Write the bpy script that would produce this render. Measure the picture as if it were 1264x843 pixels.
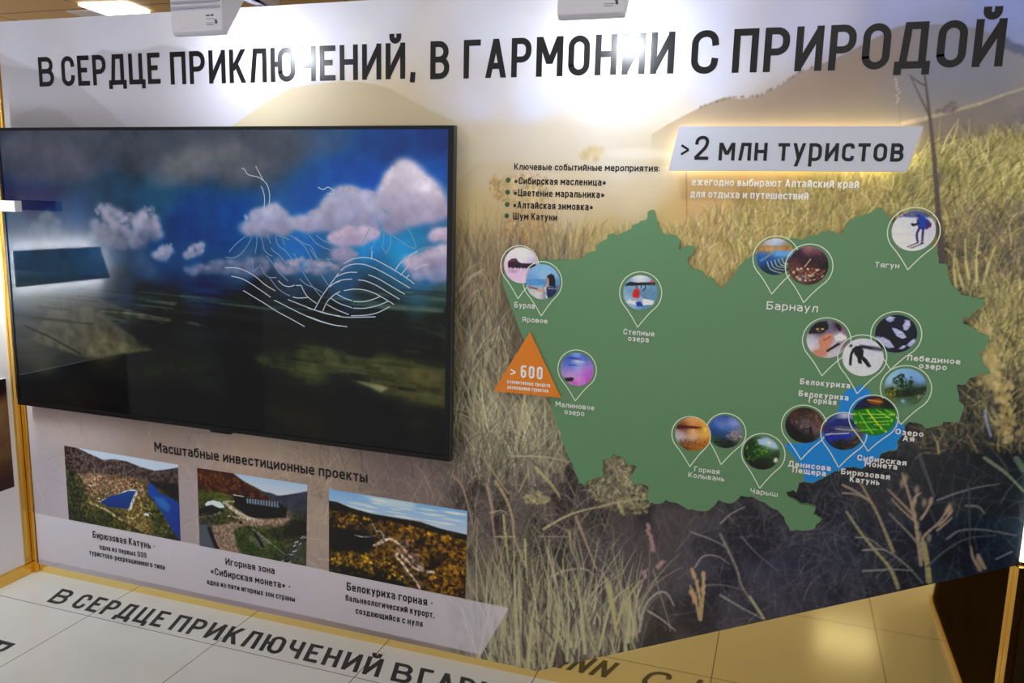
import bpy, bmesh, math, random
import numpy as np
from mathutils import Matrix, Vector

# ------------------------------------------------------------------ scene, camera, world, exposure
for o in list(bpy.data.objects):
    bpy.data.objects.remove(o, do_unlink=True)
scene = bpy.context.scene
COL = scene.collection
F, CX, CY = 1007.0, 632.0, 421.5        # focal length and centre for a 1264 x 843 frame
D = 2.4317                              # camera distance from the mural plane (y = 0)
CH = 1.585                              # camera height above the floor
R = np.array([[0.94753526, 0.07716436, -0.31019766],
              [-0.02506542, 0.98537351, 0.16855495],
              [0.31866699, -0.15193652, 0.9356103]])
cd = bpy.data.cameras.new('camera'); cam = bpy.data.objects.new('camera', cd); COL.objects.link(cam)
cd.sensor_fit = 'HORIZONTAL'; cd.sensor_width = 36; cd.lens = F * 36 / 1264
cd.clip_start = .05; cd.clip_end = 100
def wv(c): return Vector((R[0, c], R[2, c], -R[1, c]))
m = Matrix.Identity(4)
m.col[0][:3] = wv(0); m.col[1][:3] = -wv(1); m.col[2][:3] = -wv(2); m.col[3][:3] = (0, -D, CH)
cam.matrix_world = m
scene.camera = cam

world = bpy.data.worlds.new('hall_light'); scene.world = world; world.use_nodes = True
bg = world.node_tree.nodes['Background']
bg.inputs[0].default_value = (.92, .96, 1.0, 1); bg.inputs[1].default_value = 1.2
scene.view_settings.view_transform = 'Standard'; scene.view_settings.look = 'None'
scene.view_settings.exposure = -0.22; scene.view_settings.gamma = 1.0
scene.view_settings.use_curve_mapping = False
CEIL_POWER = 9.5        # emission of the hall's ceiling panels
LAMP_POWER = 230.0       # emission of the two display floodlights
HALO_POWER = 5.0        # LED strips behind the backlit boards
PRINT_GAIN = 1.30       # print ink value for a wanted lit value

# ------------------------------------------------------------------ geometry of the view
def ray(px, py):
    d = R @ np.array([px - CX, py - CY, F]); return d
def at(px, py, y=0.0):
    """point of the plane Y=y seen at this place of the photograph (x, y, z)"""
    d = ray(px, py); t = (D + y) / d[2]
    return (d[0] * t, y, CH - d[1] * t)
def W(px, py, y=0.0):
    p = at(px, py, y); return (p[0], p[2])
def Wn(a, y=0.0):
    a = np.asarray(a, float)
    d = np.stack([a[..., 0] - CX, a[..., 1] - CY, np.full(a.shape[:-1], F)], -1) @ R.T
    t = (D + y) / d[..., 2]
    return np.stack([d[..., 0] * t, CH - d[..., 1] * t], -1)
def on_floor(px, py):
    d = ray(px, py); t = CH / d[1]; return (d[0] * t, d[2] * t - D)
def on_x(px, py, X):
    d = ray(px, py); t = X / d[0]; return (d[2] * t - D, CH - d[1] * t)     # (y, z)
def on_z(px, py, Z):
    d = ray(px, py); t = (CH - Z) / d[1]; return (d[0] * t, d[2] * t - D)

def lin(c):
    c = np.asarray(c, float)
    return np.where(c <= .04045, c / 12.92, ((c + .055) / 1.055) ** 2.4)
def rgb(*c):
    return tuple(float(v) for v in lin(np.array(c) / 255.0)) + (1.0,)

# ------------------------------------------------------------------ objects, materials
def link(o, parent=None):
    COL.objects.link(o)
    if parent: o.parent = parent
    return o
def tag(o, label=None, cat=None, group=None, kind=None):
    if label: o['label'] = label
    if cat: o['category'] = cat
    if group: o['group'] = group
    if kind: o['kind'] = kind
    return o
def mesh_obj(name, verts, faces, mat, parent=None):
    me = bpy.data.meshes.new(name); me.from_pydata([tuple(map(float, v)) for v in verts], [], faces); me.update()
    o = bpy.data.objects.new(name, me)
    if mat: me.materials.append(mat)
    return link(o, parent)
def empty(name, loc=(0, 0, 0)):
    o = bpy.data.objects.new(name, None); o.empty_display_size = .1; link(o); return o
def child(parent, o):
    """parent o, whose mesh is in world coordinates, under an Empty that may stand elsewhere"""
    o.parent = parent; o.matrix_parent_inverse = Matrix.Translation(-parent.location); return o
class MB:
    def __init__(s): s.v = []; s.f = []
    def add(s, v, f):
        k = len(s.v); s.v += [tuple(p) for p in v]; s.f += [tuple(i + k for i in q) for q in f]; return s
    def box(s, x0, x1, y0, y1, z0, z1):
        return s.add([(x, y, z) for x in (x0, x1) for y in (y0, y1) for z in (z0, z1)],
                     [(0, 1, 3, 2), (4, 6, 7, 5), (0, 4, 5, 1), (2, 3, 7, 6), (0, 2, 6, 4), (1, 5, 7, 3)])
    def prism(s, pts, y0, y1):
        """polygon in x,z between y0 (towards the camera) and y1"""
        n = len(pts)
        return s.add([(x, y0, z) for x, z in pts] + [(x, y1, z) for x, z in pts],
                     [tuple(range(n)), tuple(range(2 * n - 1, n - 1, -1))] +
                     [(i, i + n, (i + 1) % n + n, (i + 1) % n) for i in range(n)])
    def prism_x(s, pts, x0, x1):
        n = len(pts)
        return s.add([(x0, y, z) for y, z in pts] + [(x1, y, z) for y, z in pts],
                     [tuple(range(n)), tuple(range(2 * n - 1, n - 1, -1))] +
                     [(i, i + n, (i + 1) % n + n, (i + 1) % n) for i in range(n)])
    def build(s, name, mat, parent=None, bevel=0, ngon=False):
        o = mesh_obj(name, s.v, s.f, mat)
        bm = bmesh.new(); bm.from_mesh(o.data)
        bmesh.ops.recalc_face_normals(bm, faces=bm.faces)
        if ngon: bmesh.ops.triangulate(bm, faces=[f for f in bm.faces if len(f.verts) > 4], ngon_method='EAR_CLIP')
        bm.to_mesh(o.data); bm.free()
        if bevel:
            b = o.modifiers.new('bevel', 'BEVEL'); b.width = bevel; b.segments = 2; b.limit_method = 'ANGLE'
        if parent: child(parent, o)
        return o

def mat(name, color=(.8, .8, .8, 1), rough=.5, metal=0, spec=.5, emit=None, strength=0, coat=0, coat_rough=.1):
    m = bpy.data.materials.new(name); m.use_nodes = True
    p = m.node_tree.nodes['Principled BSDF']
    p.inputs['Base Color'].default_value = color; p.inputs['Roughness'].default_value = rough
    p.inputs['Metallic'].default_value = metal; p.inputs['Specular IOR Level'].default_value = spec
    p.inputs['Coat Weight'].default_value = coat; p.inputs['Coat Roughness'].default_value = coat_rough
    if emit: p.inputs['Emission Color'].default_value = emit; p.inputs['Emission Strength'].default_value = strength
    return m
def noisy(m, scale=20, amount=.06, bump=0, stretch=(1, 1, 1)):
    """small procedural variation of the base colour and relief"""
    nt = m.node_tree; p = nt.nodes['Principled BSDF']; base = tuple(p.inputs['Base Color'].default_value)
    tc = nt.nodes.new('ShaderNodeTexCoord'); mp = nt.nodes.new('ShaderNodeMapping'); mp.inputs['Scale'].default_value = stretch
    n = nt.nodes.new('ShaderNodeTexNoise'); n.inputs['Scale'].default_value = scale; n.inputs['Detail'].default_value = 5
    mx = nt.nodes.new('ShaderNodeMix'); mx.data_type = 'RGBA'
    mx.inputs[6].default_value = tuple(c * (1 - amount) for c in base[:3]) + (1,)
    mx.inputs[7].default_value = tuple(min(1, c * (1 + amount)) for c in base[:3]) + (1,)
    nt.links.new(tc.outputs['Object'], mp.inputs[0]); nt.links.new(mp.outputs[0], n.inputs['Vector'])
    nt.links.new(n.outputs['Fac'], mx.inputs[0]); nt.links.new(mx.outputs[2], p.inputs['Base Color'])
    if bump:
        b = nt.nodes.new('ShaderNodeBump'); b.inputs['Strength'].default_value = bump; b.inputs['Distance'].default_value = .002
        nt.links.new(n.outputs['Fac'], b.inputs['Height']); nt.links.new(b.outputs[0], p.inputs['Normal'])
    return m
PR, PS = .29, .36            # gloss of the laminated print
def print_mat(name, rough=PR, emission=0):
    m = mat(name, rough=rough, spec=PS); nt = m.node_tree; p = nt.nodes['Principled BSDF']
    a = nt.nodes.new('ShaderNodeVertexColor'); a.layer_name = 'print'
    if emission:
        p.inputs['Base Color'].default_value = (.004, .004, .005, 1)
        nt.links.new(a.outputs[0], p.inputs['Emission Color']); p.inputs['Emission Strength'].default_value = emission
    else:
        nt.links.new(a.outputs[0], p.inputs['Base Color'])
    return m
def ink(name, c, rough=PR, gain=True):
    k = lin(np.array(c) / 255.0) * (PRINT_GAIN if gain else 1)
    return mat(name, tuple(float(min(.9, v)) for v in k) + (1,), rough, spec=PS)

M = dict(
    black_ink=ink('black_ink', (12, 12, 18), gain=False), white_ink=ink('white_ink', (246, 246, 246)),
    pale_ink=ink('pale_ink', (205, 222, 200)), green_ink=ink('dark_green_ink', (40, 80, 50)),
    blue=ink('blue_print', (14, 128, 208)), orange=ink('orange_board', (206, 118, 28)),
    board=noisy(mat('board_edge', rgb(225, 225, 228), .5), 30, .03),
    sign=noisy(mat('sign_face', rgb(205, 210, 228), .35), 8, .02),
    white_wall=noisy(mat('white_wall', rgb(225, 222, 228), .45), 6, .02),
    dark_wall=noisy(mat('dark_brown_wall', rgb(46, 35, 20), .8, spec=0), 5, .35),
    gold=noisy(mat('gold_mirror', (.95, .74, .30, 1), .035, 1), 3, .03),
    trim=noisy(mat('gold_trim', (.80, .50, .11, 1), .16, 1), 12, .12, .05, (1, 1, .2)),
    bezel=mat('black_bezel', (.006, .006, .007, 1), .3), tvside=mat('dark_grey_metal', (.05, .05, .055, 1), .35, .6),
    lamp=noisy(mat('grey_painted_metal', rgb(216, 218, 232), .4), 60, .03, .05), fin=mat('grey_fin', rgb(170, 171, 188), .45),
    lens=mat('lamp_glow', (1, 1, 1, 1), .3, emit=(.88, .94, 1, 1), strength=LAMP_POWER),
    led_warm=mat('led_warm', (1, 1, 1, 1), .4, emit=(1, .90, .62, 1), strength=HALO_POWER),
    led_white=mat('led_white', (1, 1, 1, 1), .4, emit=(.92, 1, 1, 1), strength=380),
    led_corner=mat('led_corner', (1, 1, 1, 1), .4, emit=(1, .93, .74, 1), strength=4),
    panel=mat('ceiling_panel_glow', (1, 1, 1, 1), .4, emit=(.92, .97, 1, 1), strength=CEIL_POWER),
    frame=mat('white_metal', rgb(225, 225, 225), .4),
    vinyl=mat('black_vinyl', rgb(22, 21, 20), .35), sticker=mat('sticker_grey', rgb(70, 70, 76), .5),
)

# ------------------------------------------------------------------ paint: ink rasters for the printed and shown pictures
rng = np.random.default_rng(7)
def catmull(p):
    if len(p) < 3: return p
    out = []
    q = [2 * p[0] - p[1]] + list(p) + [2 * p[-1] - p[-2]]
    for i in range(1, len(q) - 2):
        for t in np.linspace(0, 1, 5)[:-1]:
            out.append(.5 * ((2 * q[i]) + (-q[i - 1] + q[i + 1]) * t + (2 * q[i - 1] - 5 * q[i] + 4 * q[i + 1] - q[i + 2]) * t * t + (-q[i - 1] + 3 * q[i] - 3 * q[i + 1] + q[i + 2]) * t ** 3))
    out.append(p[-1]); return out
class Canvas:
    smooth = False
    def __init__(s, x0, x1, z0, z1, res):
        s.x0, s.z0, s.res = x0, z0, res
        s.nx = int(math.ceil((x1 - x0) / res)) + 1; s.nz = int(math.ceil((z1 - z0) / res)) + 1
        s.a = np.zeros((s.nz, s.nx, 3), np.float32)
        s.X = x0 + np.arange(s.nx) * res; s.Z = z0 + np.arange(s.nz) * res
    def box(s, x0, x1, z0, z1):
        i0 = max(0, int((x0 - s.x0) / s.res)); i1 = min(s.nx, int((x1 - s.x0) / s.res) + 2)
        j0 = max(0, int((z0 - s.z0) / s.res)); j1 = min(s.nz, int((z1 - s.z0) / s.res) + 2)
        return i0, i1, j0, j1
    def field(s, samples, P=W, power=3.0):
        """smooth colours through (px, py, r, g, b) samples"""
        st = max(1, int(.012 / s.res))
        xs = s.X[::st]; zs = s.Z[::st]
        gx, gz = np.meshgrid(xs, zs)
        num = np.zeros(gx.shape + (3,)); den = np.zeros(gx.shape)
        for q in samples:
            x, z = P(q[0], q[1]); w = 1 / (((gx - x) ** 2 + (gz - z) ** 2) ** (power / 2) + 2e-6)
            num += w[..., None] * np.array(q[2:5]) / 255.; den += w
        c = num / den[..., None]
        ix = np.clip((s.X - xs[0]) / (xs[1] - xs[0]), 0, len(xs) - 1.001); iz = np.clip((s.Z - zs[0]) / (zs[1] - zs[0]), 0, len(zs) - 1.001)
        a = ix.astype(int); b = iz.astype(int); fx = (ix - a)[None, :, None]; fz = (iz - b)[:, None, None]
        def g(jj, ii): return c[np.ix_(jj, ii)]
        s.a[:] = (g(b, a) * (1 - fx) + g(b, a + 1) * fx) * (1 - fz) + (g(b + 1, a) * (1 - fx) + g(b + 1, a + 1) * fx) * fz
        return s
    def mask(s, pts, soft=0):
        """soft polygon mask: (i0,i1,j0,j1,mask); pts in canvas units, soft in canvas units"""
        p = np.asarray(pts, float); pad = soft * 1.6 + 2 * s.res
        i0, i1, j0, j1 = s.box(p[:, 0].min() - pad, p[:, 0].max() + pad, p[:, 1].min() - pad, p[:, 1].max() + pad)
        if i1 <= i0 or j1 <= j0: return None
        sub = 2
        x = (s.x0 + (np.arange((i1 - i0) * sub) / sub + i0 - .25) * s.res)[None, :]; z = s.z0 + (np.arange((j1 - j0) * sub) / sub + j0 - .25) * s.res
        ins = np.zeros((len(z), x.shape[1]), bool)
        for k in range(len(p)):
            (xa, za), (xb, zb) = p[k], p[(k + 1) % len(p)]
            if za == zb: continue
            rows = np.where((z >= min(za, zb)) & (z < max(za, zb)))[0]
            if len(rows) == 0: continue
            xi = xa + (z[rows] - za) * (xb - xa) / (zb - za)
            ins[rows] ^= (x < xi[:, None])
        mk = ins.reshape(j1 - j0, sub, i1 - i0, sub).mean((1, 3)).astype(np.float32)
        r = int(soft / s.res)
        if r >= 1:
            for _ in range(2):
                for ax in (0, 1):
                    pd = [(r + 1, r), (0, 0)] if ax == 0 else [(0, 0), (r + 1, r)]
                    cs = np.cumsum(np.pad(mk, pd, mode='edge'), ax)
                    mk = (np.take(cs, range(2 * r + 1, cs.shape[ax]), ax) - np.take(cs, range(0, cs.shape[ax] - 2 * r - 1), ax)) / (2 * r + 1)
        return i0, i1, j0, j1, mk
    def fill(s, pts, c, soft=0, alpha=1.0, noise=0, nscale=.02, c2=None):
        """c: colour (255) ; c2: colour at the bottom of the polygon"""
        q = s.mask(pts, soft)
        if q is None: return s
        i0, i1, j0, j1, mk = q; mk = mk[..., None] * alpha
        col = np.broadcast_to(np.array(c, float) / 255., mk.shape[:2] + (3,))
        if c2 is not None:
            p = np.asarray(pts); t = np.clip((s.Z[j0:j1] - p[:, 1].min()) / max(1e-6, np.ptp(p[:, 1])), 0, 1)[:, None, None]
            col = col * t + np.array(c2, float) / 255. * (1 - t)
        if noise:
            col = col * (1 + noise * (s.noise(nscale, i0, i1, j0, j1)[..., None] - .5) * 2)
        s.a[j0:j1, i0:i1] = s.a[j0:j1, i0:i1] * (1 - mk) + col * mk
        return s
    def noise(s, scale, i0=0, i1=None, j0=0, j1=None, octaves=4, sx=1.0, seed=1):
        i1 = s.nx if i1 is None else i1; j1 = s.nz if j1 is None else j1
        out = np.zeros((j1 - j0, i1 - i0), np.float32); amp = 1.; tot = 0.
        r = np.random.default_rng(seed)
        for k in range(octaves):
            sc = scale / 2 ** k
            if sc < s.res: break
            L = r.random((128, 128)).astype(np.float32)
            u = s.X[i0:i1] / (sc * sx); v = s.Z[j0:j1] / sc
            a = np.floor(u).astype(int); b = np.floor(v).astype(int)
            fu = (u - a); fv = (v - b); fu = (fu * fu * (3 - 2 * fu))[None, :]; fv = (fv * fv * (3 - 2 * fv))[:, None]
            g = lambda bb, aa: L[np.ix_(bb % 128, aa % 128)]
            out += amp * ((g(b, a) * (1 - fu) + g(b, a + 1) * fu) * (1 - fv) + (g(b + 1, a) * (1 - fu) + g(b + 1, a + 1) * fu) * fv)
            tot += amp; amp *= .55
        return out / max(tot, 1e-6)
    def line(s, pts, w, c, alpha=1.0, w1=None):
        """stroke through canvas points, width w tapering to w1"""
        if s.smooth and len(pts) > 2: pts = [tuple(p) for p in catmull([np.array(p, float) for p in pts])]
        c = np.array(c, float) / 255.; n = len(pts) - 1; w1 = w if w1 is None else w1
        for k in range(n):
            (xa, za), (xb, zb) = pts[k], pts[k + 1]
            ww = (w + (w1 - w) * (k + .5) / n) / 2; pad = ww + s.res
            i0, i1, j0, j1 = s.box(min(xa, xb) - pad, max(xa, xb) + pad, min(za, zb) - pad, max(za, zb) + pad)
            if i1 <= i0 or j1 <= j0: continue
            dx, dz = xb - xa, zb - za; L = dx * dx + dz * dz + 1e-12
            gx = s.X[None, i0:i1] - xa; gz = s.Z[j0:j1, None] - za
            t = np.clip((gx * dx + gz * dz) / L, 0, 1)
            d = np.sqrt((gx - t * dx) ** 2 + (gz - t * dz) ** 2)
            cov = np.clip(.5 + (ww - d) / s.res, 0, 1) * min(1., ww * 2 / s.res + .15) * alpha
            cov = cov[..., None]
            s.a[j0:j1, i0:i1] += (c - s.a[j0:j1, i0:i1]) * cov
        return s
    def blob(s, x, z, rx, rz, c, alpha=1.0, hard=2.0):
        i0, i1, j0, j1 = s.box(x - rx * 1.6, x + rx * 1.6, z - rz * 1.6, z + rz * 1.6)
        if i1 <= i0 or j1 <= j0: return s
        d = ((s.X[None, i0:i1] - x) / rx) ** 2 + ((s.Z[j0:j1, None] - z) / rz) ** 2
        k = (np.exp(-d ** hard * 1.2) * alpha)[..., None]
        s.a[j0:j1, i0:i1] += (np.array(c, float) / 255. - s.a[j0:j1, i0:i1]) * k
        return s
    def dots(s, pts, n, r0, r1, cols, alpha=.85, hard=2.2, flat=1.0):
        p = np.asarray(pts, float)
        for _ in range(n):
            for _t in range(30):
                x = rng.uniform(p[:, 0].min(), p[:, 0].max()); z = rng.uniform(p[:, 1].min(), p[:, 1].max())
                if inside(x, z, p): break
            else: continue
            r = rng.uniform(r0, r1); c = np.array(cols[rng.integers(len(cols))]) * rng.uniform(.85, 1.15)
            s.blob(x, z, r, r * flat, c, alpha, hard)
        return s
    def sample(s, x, z):
        u = np.clip((x - s.x0) / s.res, 0, s.nx - 1.001); v = np.clip((z - s.z0) / s.res, 0, s.nz - 1.001)
        a = u.astype(int); b = v.astype(int); fu = (u - a)[..., None]; fv = (v - b)[..., None]
        A = s.a
        return (A[b, a] * (1 - fu) + A[b, a + 1] * fu) * (1 - fv) + (A[b + 1, a] * (1 - fu) + A[b + 1, a + 1] * fu) * fv
def inside(x, z, p):
    c = False
    for k in range(len(p)):
        xa, za = p[k]; xb, zb = p[k - 1]
        if (za > z) != (zb > z) and x < (xb - xa) * (z - za) / (zb - za) + xa: c = not c
    return c
PXM = .0027
def grass(cv, box, n, length, ang, bend, width, cols, alpha=.9, poly=None, P=W):
    """blades of grass: box, length and width in photograph pixels, angle in degrees (90 = upright)"""
    x0, y0, x1, y1 = box; st = []
    for _ in range(n):
        x = rng.uniform(x0, x1); y = rng.uniform(y0, y1)
        if poly is not None and not inside(x, y, poly): continue
        st.append((y, x))
    st.sort()
    for y, x in st:
        L = rng.uniform(*length); a = math.radians(rng.normal(*ang)); b = rng.normal(0, bend)
        pts = []
        for t in (0, .25, .5, .75, 1):
            aa = a + b * t
            pts.append(P(x + L * t * math.cos(aa), y - L * t * math.sin(aa)))
        c = np.array(cols[rng.integers(len(cols))]) * rng.uniform(.66, 1.2)
        w = rng.uniform(*width) * PXM
        cv.line(pts, w, np.clip(c, 0, 255), alpha * rng.uniform(.6, 1), w * .35)
def painted(name, cv, verts, faces_n, material, parent, gain=None):
    """mesh from an (N,3) vertex array and an (M,4) quad array, inked from canvas cv"""
    gain = PRINT_GAIN if gain is None else gain
    me = bpy.data.meshes.new(name)
    nv, nf = len(verts), len(faces_n)
    me.vertices.add(nv); me.vertices.foreach_set('co', verts.astype(np.float32).ravel())
    me.loops.add(nf * 4); me.loops.foreach_set('vertex_index', faces_n.astype(np.int32).ravel())
    me.polygons.add(nf); me.polygons.foreach_set('loop_start', np.arange(0, nf * 4, 4, dtype=np.int32))
    me.update(calc_edges=True)
    c = lin(np.clip(cv.sample(verts[:, 0], verts[:, 2]), 0, 1)) * gain
    if gain > 1.01: c *= np.array([.965, 1.0, 1.06])
    if gain > 1.01: c = np.maximum(c - .028, c * .2)          # ink under a glossy laminate
    at_ = me.color_attributes.new('print', 'FLOAT_COLOR', 'POINT')
    at_.data.foreach_set('color', np.concatenate([np.clip(c, 0, .92 if gain > 1.01 else 1), np.ones((nv, 1))], 1).astype(np.float32).ravel())
    me.materials.append(material)
    o = bpy.data.objects.new(name, me); link(o)
    if parent: child(parent, o)
    return o
def grid_mesh(xs, zb, zt, rows, y):
    """vertical sheet: columns at xs, running from zb[i] to zt[i]"""
    n = len(xs); t = np.linspace(0, 1, rows)[:, None]
    Z = zb[None, :] * (1 - t) + zt[None, :] * t; X = np.broadcast_to(xs, Z.shape)
    v = np.stack([X.ravel(), np.full(X.size, y), Z.ravel()], 1)
    i = (np.arange(rows - 1)[:, None] * n + np.arange(n - 1)[None, :]).ravel()
    return v, np.stack([i, i + 1, i + n + 1, i + n], 1)
def quad_sheet(c, nx, nz, y):
    """sheet over four corners TL, TR, BR, BL (x, z)"""
    tl, tr, br, bl = [np.array(p) for p in c]
    u = np.linspace(0, 1, nx)[None, :, None]; t = np.linspace(0, 1, nz)[:, None, None]
    P = (bl * (1 - u) + br * u) * (1 - t) + (tl * (1 - u) + tr * u) * t
    v = np.stack([P[..., 0].ravel(), np.full(nx * nz, y), P[..., 1].ravel()], 1)
    i = (np.arange(nz - 1)[:, None] * nx + np.arange(nx - 1)[None, :]).ravel()
    return v, np.stack([i, i + 1, i + nx + 1, i + nx], 1)
def disc_mesh(cx, cz, r, y, rings=26, seg=56):
    rr = np.linspace(.02, 1, rings)[:, None] * r; a = np.linspace(0, 2 * np.pi, seg, endpoint=False)[None, :]
    v = np.stack([(cx + rr * np.cos(a)).ravel(), np.full(rings * seg, y), (cz + rr * np.sin(a)).ravel()], 1)
    i = np.arange(rings - 1)[:, None] * seg; j = np.arange(seg)[None, :]; k = (j + 1) % seg
    return v, np.stack([(i + j).ravel(), (i + k).ravel(), (i + seg + k).ravel(), (i + seg + j).ravel()], 1)

# ------------------------------------------------------------------ lettering: a narrow sans drawn with strokes
def _g():
    o = [[(0, 0, 1), (1, 0, 1), (1, 1, 1), (0, 1, 1), 'c']]
    soft = [(0, 1), (0, 0), (1, 0, 1), (1, .56, 1), (0, .56)]
    G = {
     'А': (.56, ['h', (0, 0), (.5, 1)], ['h', (1, 0), (.5, 1)], ['b', (.18, .27), (.82, .27)]),
     'Б': (.52, [(.92, 1), (0, 1), (0, 0), (1, 0, 1), (1, .56, 1), (0, .56)]),
     'В': (.52, [(0, .52), (0, 1), (.94, 1, 1), (.94, .52, 1), (0, .52)], [(0, .52), (1, .52, 1), (1, 0, 1), (0, 0), (0, .52)]),
     'Г': (.46, [(0, 0), (0, 1), (1, 1)]),
     'Д': (.62, ['h', (.1, 0), (.26, 1)], [(.26, 1), (.88, 1), (.88, 0)], [(-.06, -.16), (-.06, 0), (1.06, 0), (1.06, -.16)]),
     'Е': (.47, [(1, 1), (0, 1), (0, 0), (1, 0)], ['b', (0, .52), (.95, .52)]),
     'Ж': (.82, [(.5, 0), (.5, 1)], ['h', (0, 1), (.42, .5)], ['h', (0, 0), (.42, .5)], ['h', (1, 1), (.58, .5)], ['h', (1, 0), (.58, .5)], ['b', (.38, .5), (.62, .5)]),
     'З': (.5, [(0, .74), (0, 1, 1), (.95, 1, 1), (.95, .53, 1), (.4, .53)], [(.4, .53), (1, .53, 1), (1, 0, 1), (0, 0, 1), (0, .26)]),
     'И': (.55, [(0, 0), (0, 1)], [(1, 0), (1, 1)], ['b', (0, 0), (1, 1)]),
     'К': (.53, [(0, 0), (0, 1)], ['h', (.06, .34), (1, 1)], ['h', (.36, .6), (1, 0)]),
     'Л': (.54, [(.3, 1), (1, 1), (1, 0)], ['h', (.04, 0), (.3, 1)]),
     'М': (.68, [(0, 0), (0, 1)], [(1, 0), (1, 1)], ['h', (.02, 1), (.5, .28)], ['h', (.98, 1), (.5, .28)]),
     'Н': (.53, [(0, 0), (0, 1)], [(1, 0), (1, 1)], ['b', (0, .52), (1, .52)]),
     'О': (.54, *o),
     'П': (.53, [(0, 0), (0, 1), (1, 1), (1, 0)]),
     'Р': (.52, [(0, 0), (0, 1), (1, 1, 1), (1, .44, 1), (0, .44)]),
     'С': (.52, [(1, .76), (1, 1, 1), (0, 1, 1), (0, 0, 1), (1, 0, 1), (1, .24)]),
     'с': (.5, [(1, .86), (1, 1, 1), (0, 1, 1), (0, 0, 1), (1, 0, 1), (1, .14)]),
     'з': (.48, ['b', (0, .84), (.12, 1)], [(.2, 1), (.95, 1, 1), (.95, .53, 1), (.4, .53)], [(.4, .53), (1, .53, 1), (1, 0, 1), (.2, 0)], ['b', (0, .16), (.12, 0)]),
     'Т': (.5, [(0, 1), (1, 1)], [(.5, 0), (.5, 1)]),
     'У': (.54, ['h', (0, 1), (.5, .3)], ['h', (1, 1), (.3, 0)]),
     'Х': (.55, ['h', (0, 1), (1, 0)], ['h', (1, 1), (0, 0)]),
     'Ц': (.58, [(0, 1), (0, 0), (.86, 0), (.86, 1)], [(.86, 0), (1.08, 0), (1.08, -.16)]),
     'Ч': (.5, [(0, 1), (0, .44, 1), (1, .44)], [(1, 0), (1, 1)]),
     'Ш': (.76, [(0, 1), (0, 0), (1, 0), (1, 1)], [(.5, 0), (.5, 1)]),
     'Щ': (.82, [(0, 1), (0, 0), (.92, 0), (.92, 1)], [(.46, 0), (.46, 1)], [(.92, 0), (1.06, 0), (1.06, -.16)]),
     'Ь': (.5, soft),
     'Ы': (.7, [(0, 1), (0, 0), (.62, 0, 1), (.62, .56, 1), (0, .56)], [(1, 0), (1, 1)]),
     'Э': (.52, [(0, .72), (0, 1, 1), (1, 1, 1), (1, 0, 1), (0, 0, 1), (0, .28)], ['b', (.35, .5), (1, .5)]),
     'Ю': (.76, [(0, 0), (0, 1)], ['b', (0, .52), (.36, .52)], [(.36, 0, 1), (1, 0, 1), (1, 1, 1), (.36, 1, 1), 'c']),
     'Я': (.53, [(1, 0), (1, 1), (0, 1, 1), (0, .44, 1), (1, .44)], ['h', (.5, .44), (.02, 0)]),
     '0': (.5, *o), '6': (.5, [(0, 0, 1), (1, 0, 1), (1, .58, 1), (0, .58, 1), 'c'], [(0, .25), (0, 1, 1), (.95, 1)]),
     '2': (.5, [(0, .74), (0, 1, 1), (1, 1, 1), (1, .6, 1), (.0, .06)], [(0, 0), (1, 0)]),
     '>': (.5, ['b', (0, .78), (1, .45)], ['b', (1, .45), (0, .12)]),
     '-': (.32, ['b', (0, .4), (1, .4)]), ',': (.18, ['b', (.7, .12), (.1, -.22)]), '.': (.14, ['b', (.5, -.02), (.5, .1)]),
     ':': (.14, ['b', (.5, 0), (.5, .14)], ['b', (.5, .5), (.5, .64)]),
     '«': (.46, ['b', (.45, .6), (0, .36)], ['b', (0, .36), (.45, .12)], ['b', (1, .6), (.55, .36)], ['b', (.55, .36), (1, .12)]),
     '»': (.46, ['b', (0, .6), (.45, .36)], ['b', (.45, .36), (0, .12)], ['b', (.55, .6), (1, .36)], ['b', (1, .36), (.55, .12)]),
     'а': (.52, [(.05, 1), (1, 1, 1), (1, 0)], [(1, .57), (0, .57, 1), (0, 0, 1), (1, 0)]),
     'б': (.54, [(0, 0, 1), (1, 0, 1), (1, 1, 1), (0, 1, 1), 'c'], [(0, .5), (0, 1.34, 1), (.95, 1.4)]),
     'е': (.53, [(0, .5), (1, .5)], [(1, .5), (1, 1, 1), (0, 1, 1), (0, 0, 1), (.95, 0)]),
     'р': (.54, [(0, -.38), (0, 1)], [(0, 0), (1, 0, 1), (1, 1, 1), (0, 1)]),
     'у': (.54, ['h', (0, 1), (.5, .02)], ['h', (1, 1), (.22, -.38)]),
    }
    br = [(.26, 1.3), (.26, 1.16, 1), (.74, 1.16, 1), (.74, 1.3)]
    G['Й'] = G['И'] + (br,)
    for ch in 'вгджийклмноптхцчшщыьэюя':
        G[ch] = G[ch.upper()]
    return G
GLY = _g()
def rounded(pts, closed, r):
    """replace flagged corners by arcs; gives a list of open sharp-cornered sub-paths"""
    n = len(pts); out = []
    for i, p in enumerate(pts):
        q = np.array(p[:2], float); fl = len(p) > 2 and p[2]
        if fl and (closed or 0 < i < n - 1):
            a = np.array(pts[i - 1][:2], float); b = np.array(pts[(i + 1) % n][:2], float)
            da, db = a - q, b - q; la, lb = np.linalg.norm(da), np.linalg.norm(db)
            fa = .5 if len(pts[i - 1]) > 2 else 1; fb = .5 if len(pts[(i + 1) % n]) > 2 else 1
            rr = min(r, la * fa, lb * fb); p0 = q + da / la * rr; p1 = q + db / lb * rr
            for k in range(7):
                t = k / 6 * math.pi / 2
                out.append((q + (p0 - q) * (1 - math.sin(t)) + (p1 - q) * (1 - math.cos(t)), 1))
        else: out.append((q, 0))
    if closed: out.append((out[0][0], 1))
    return out
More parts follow.
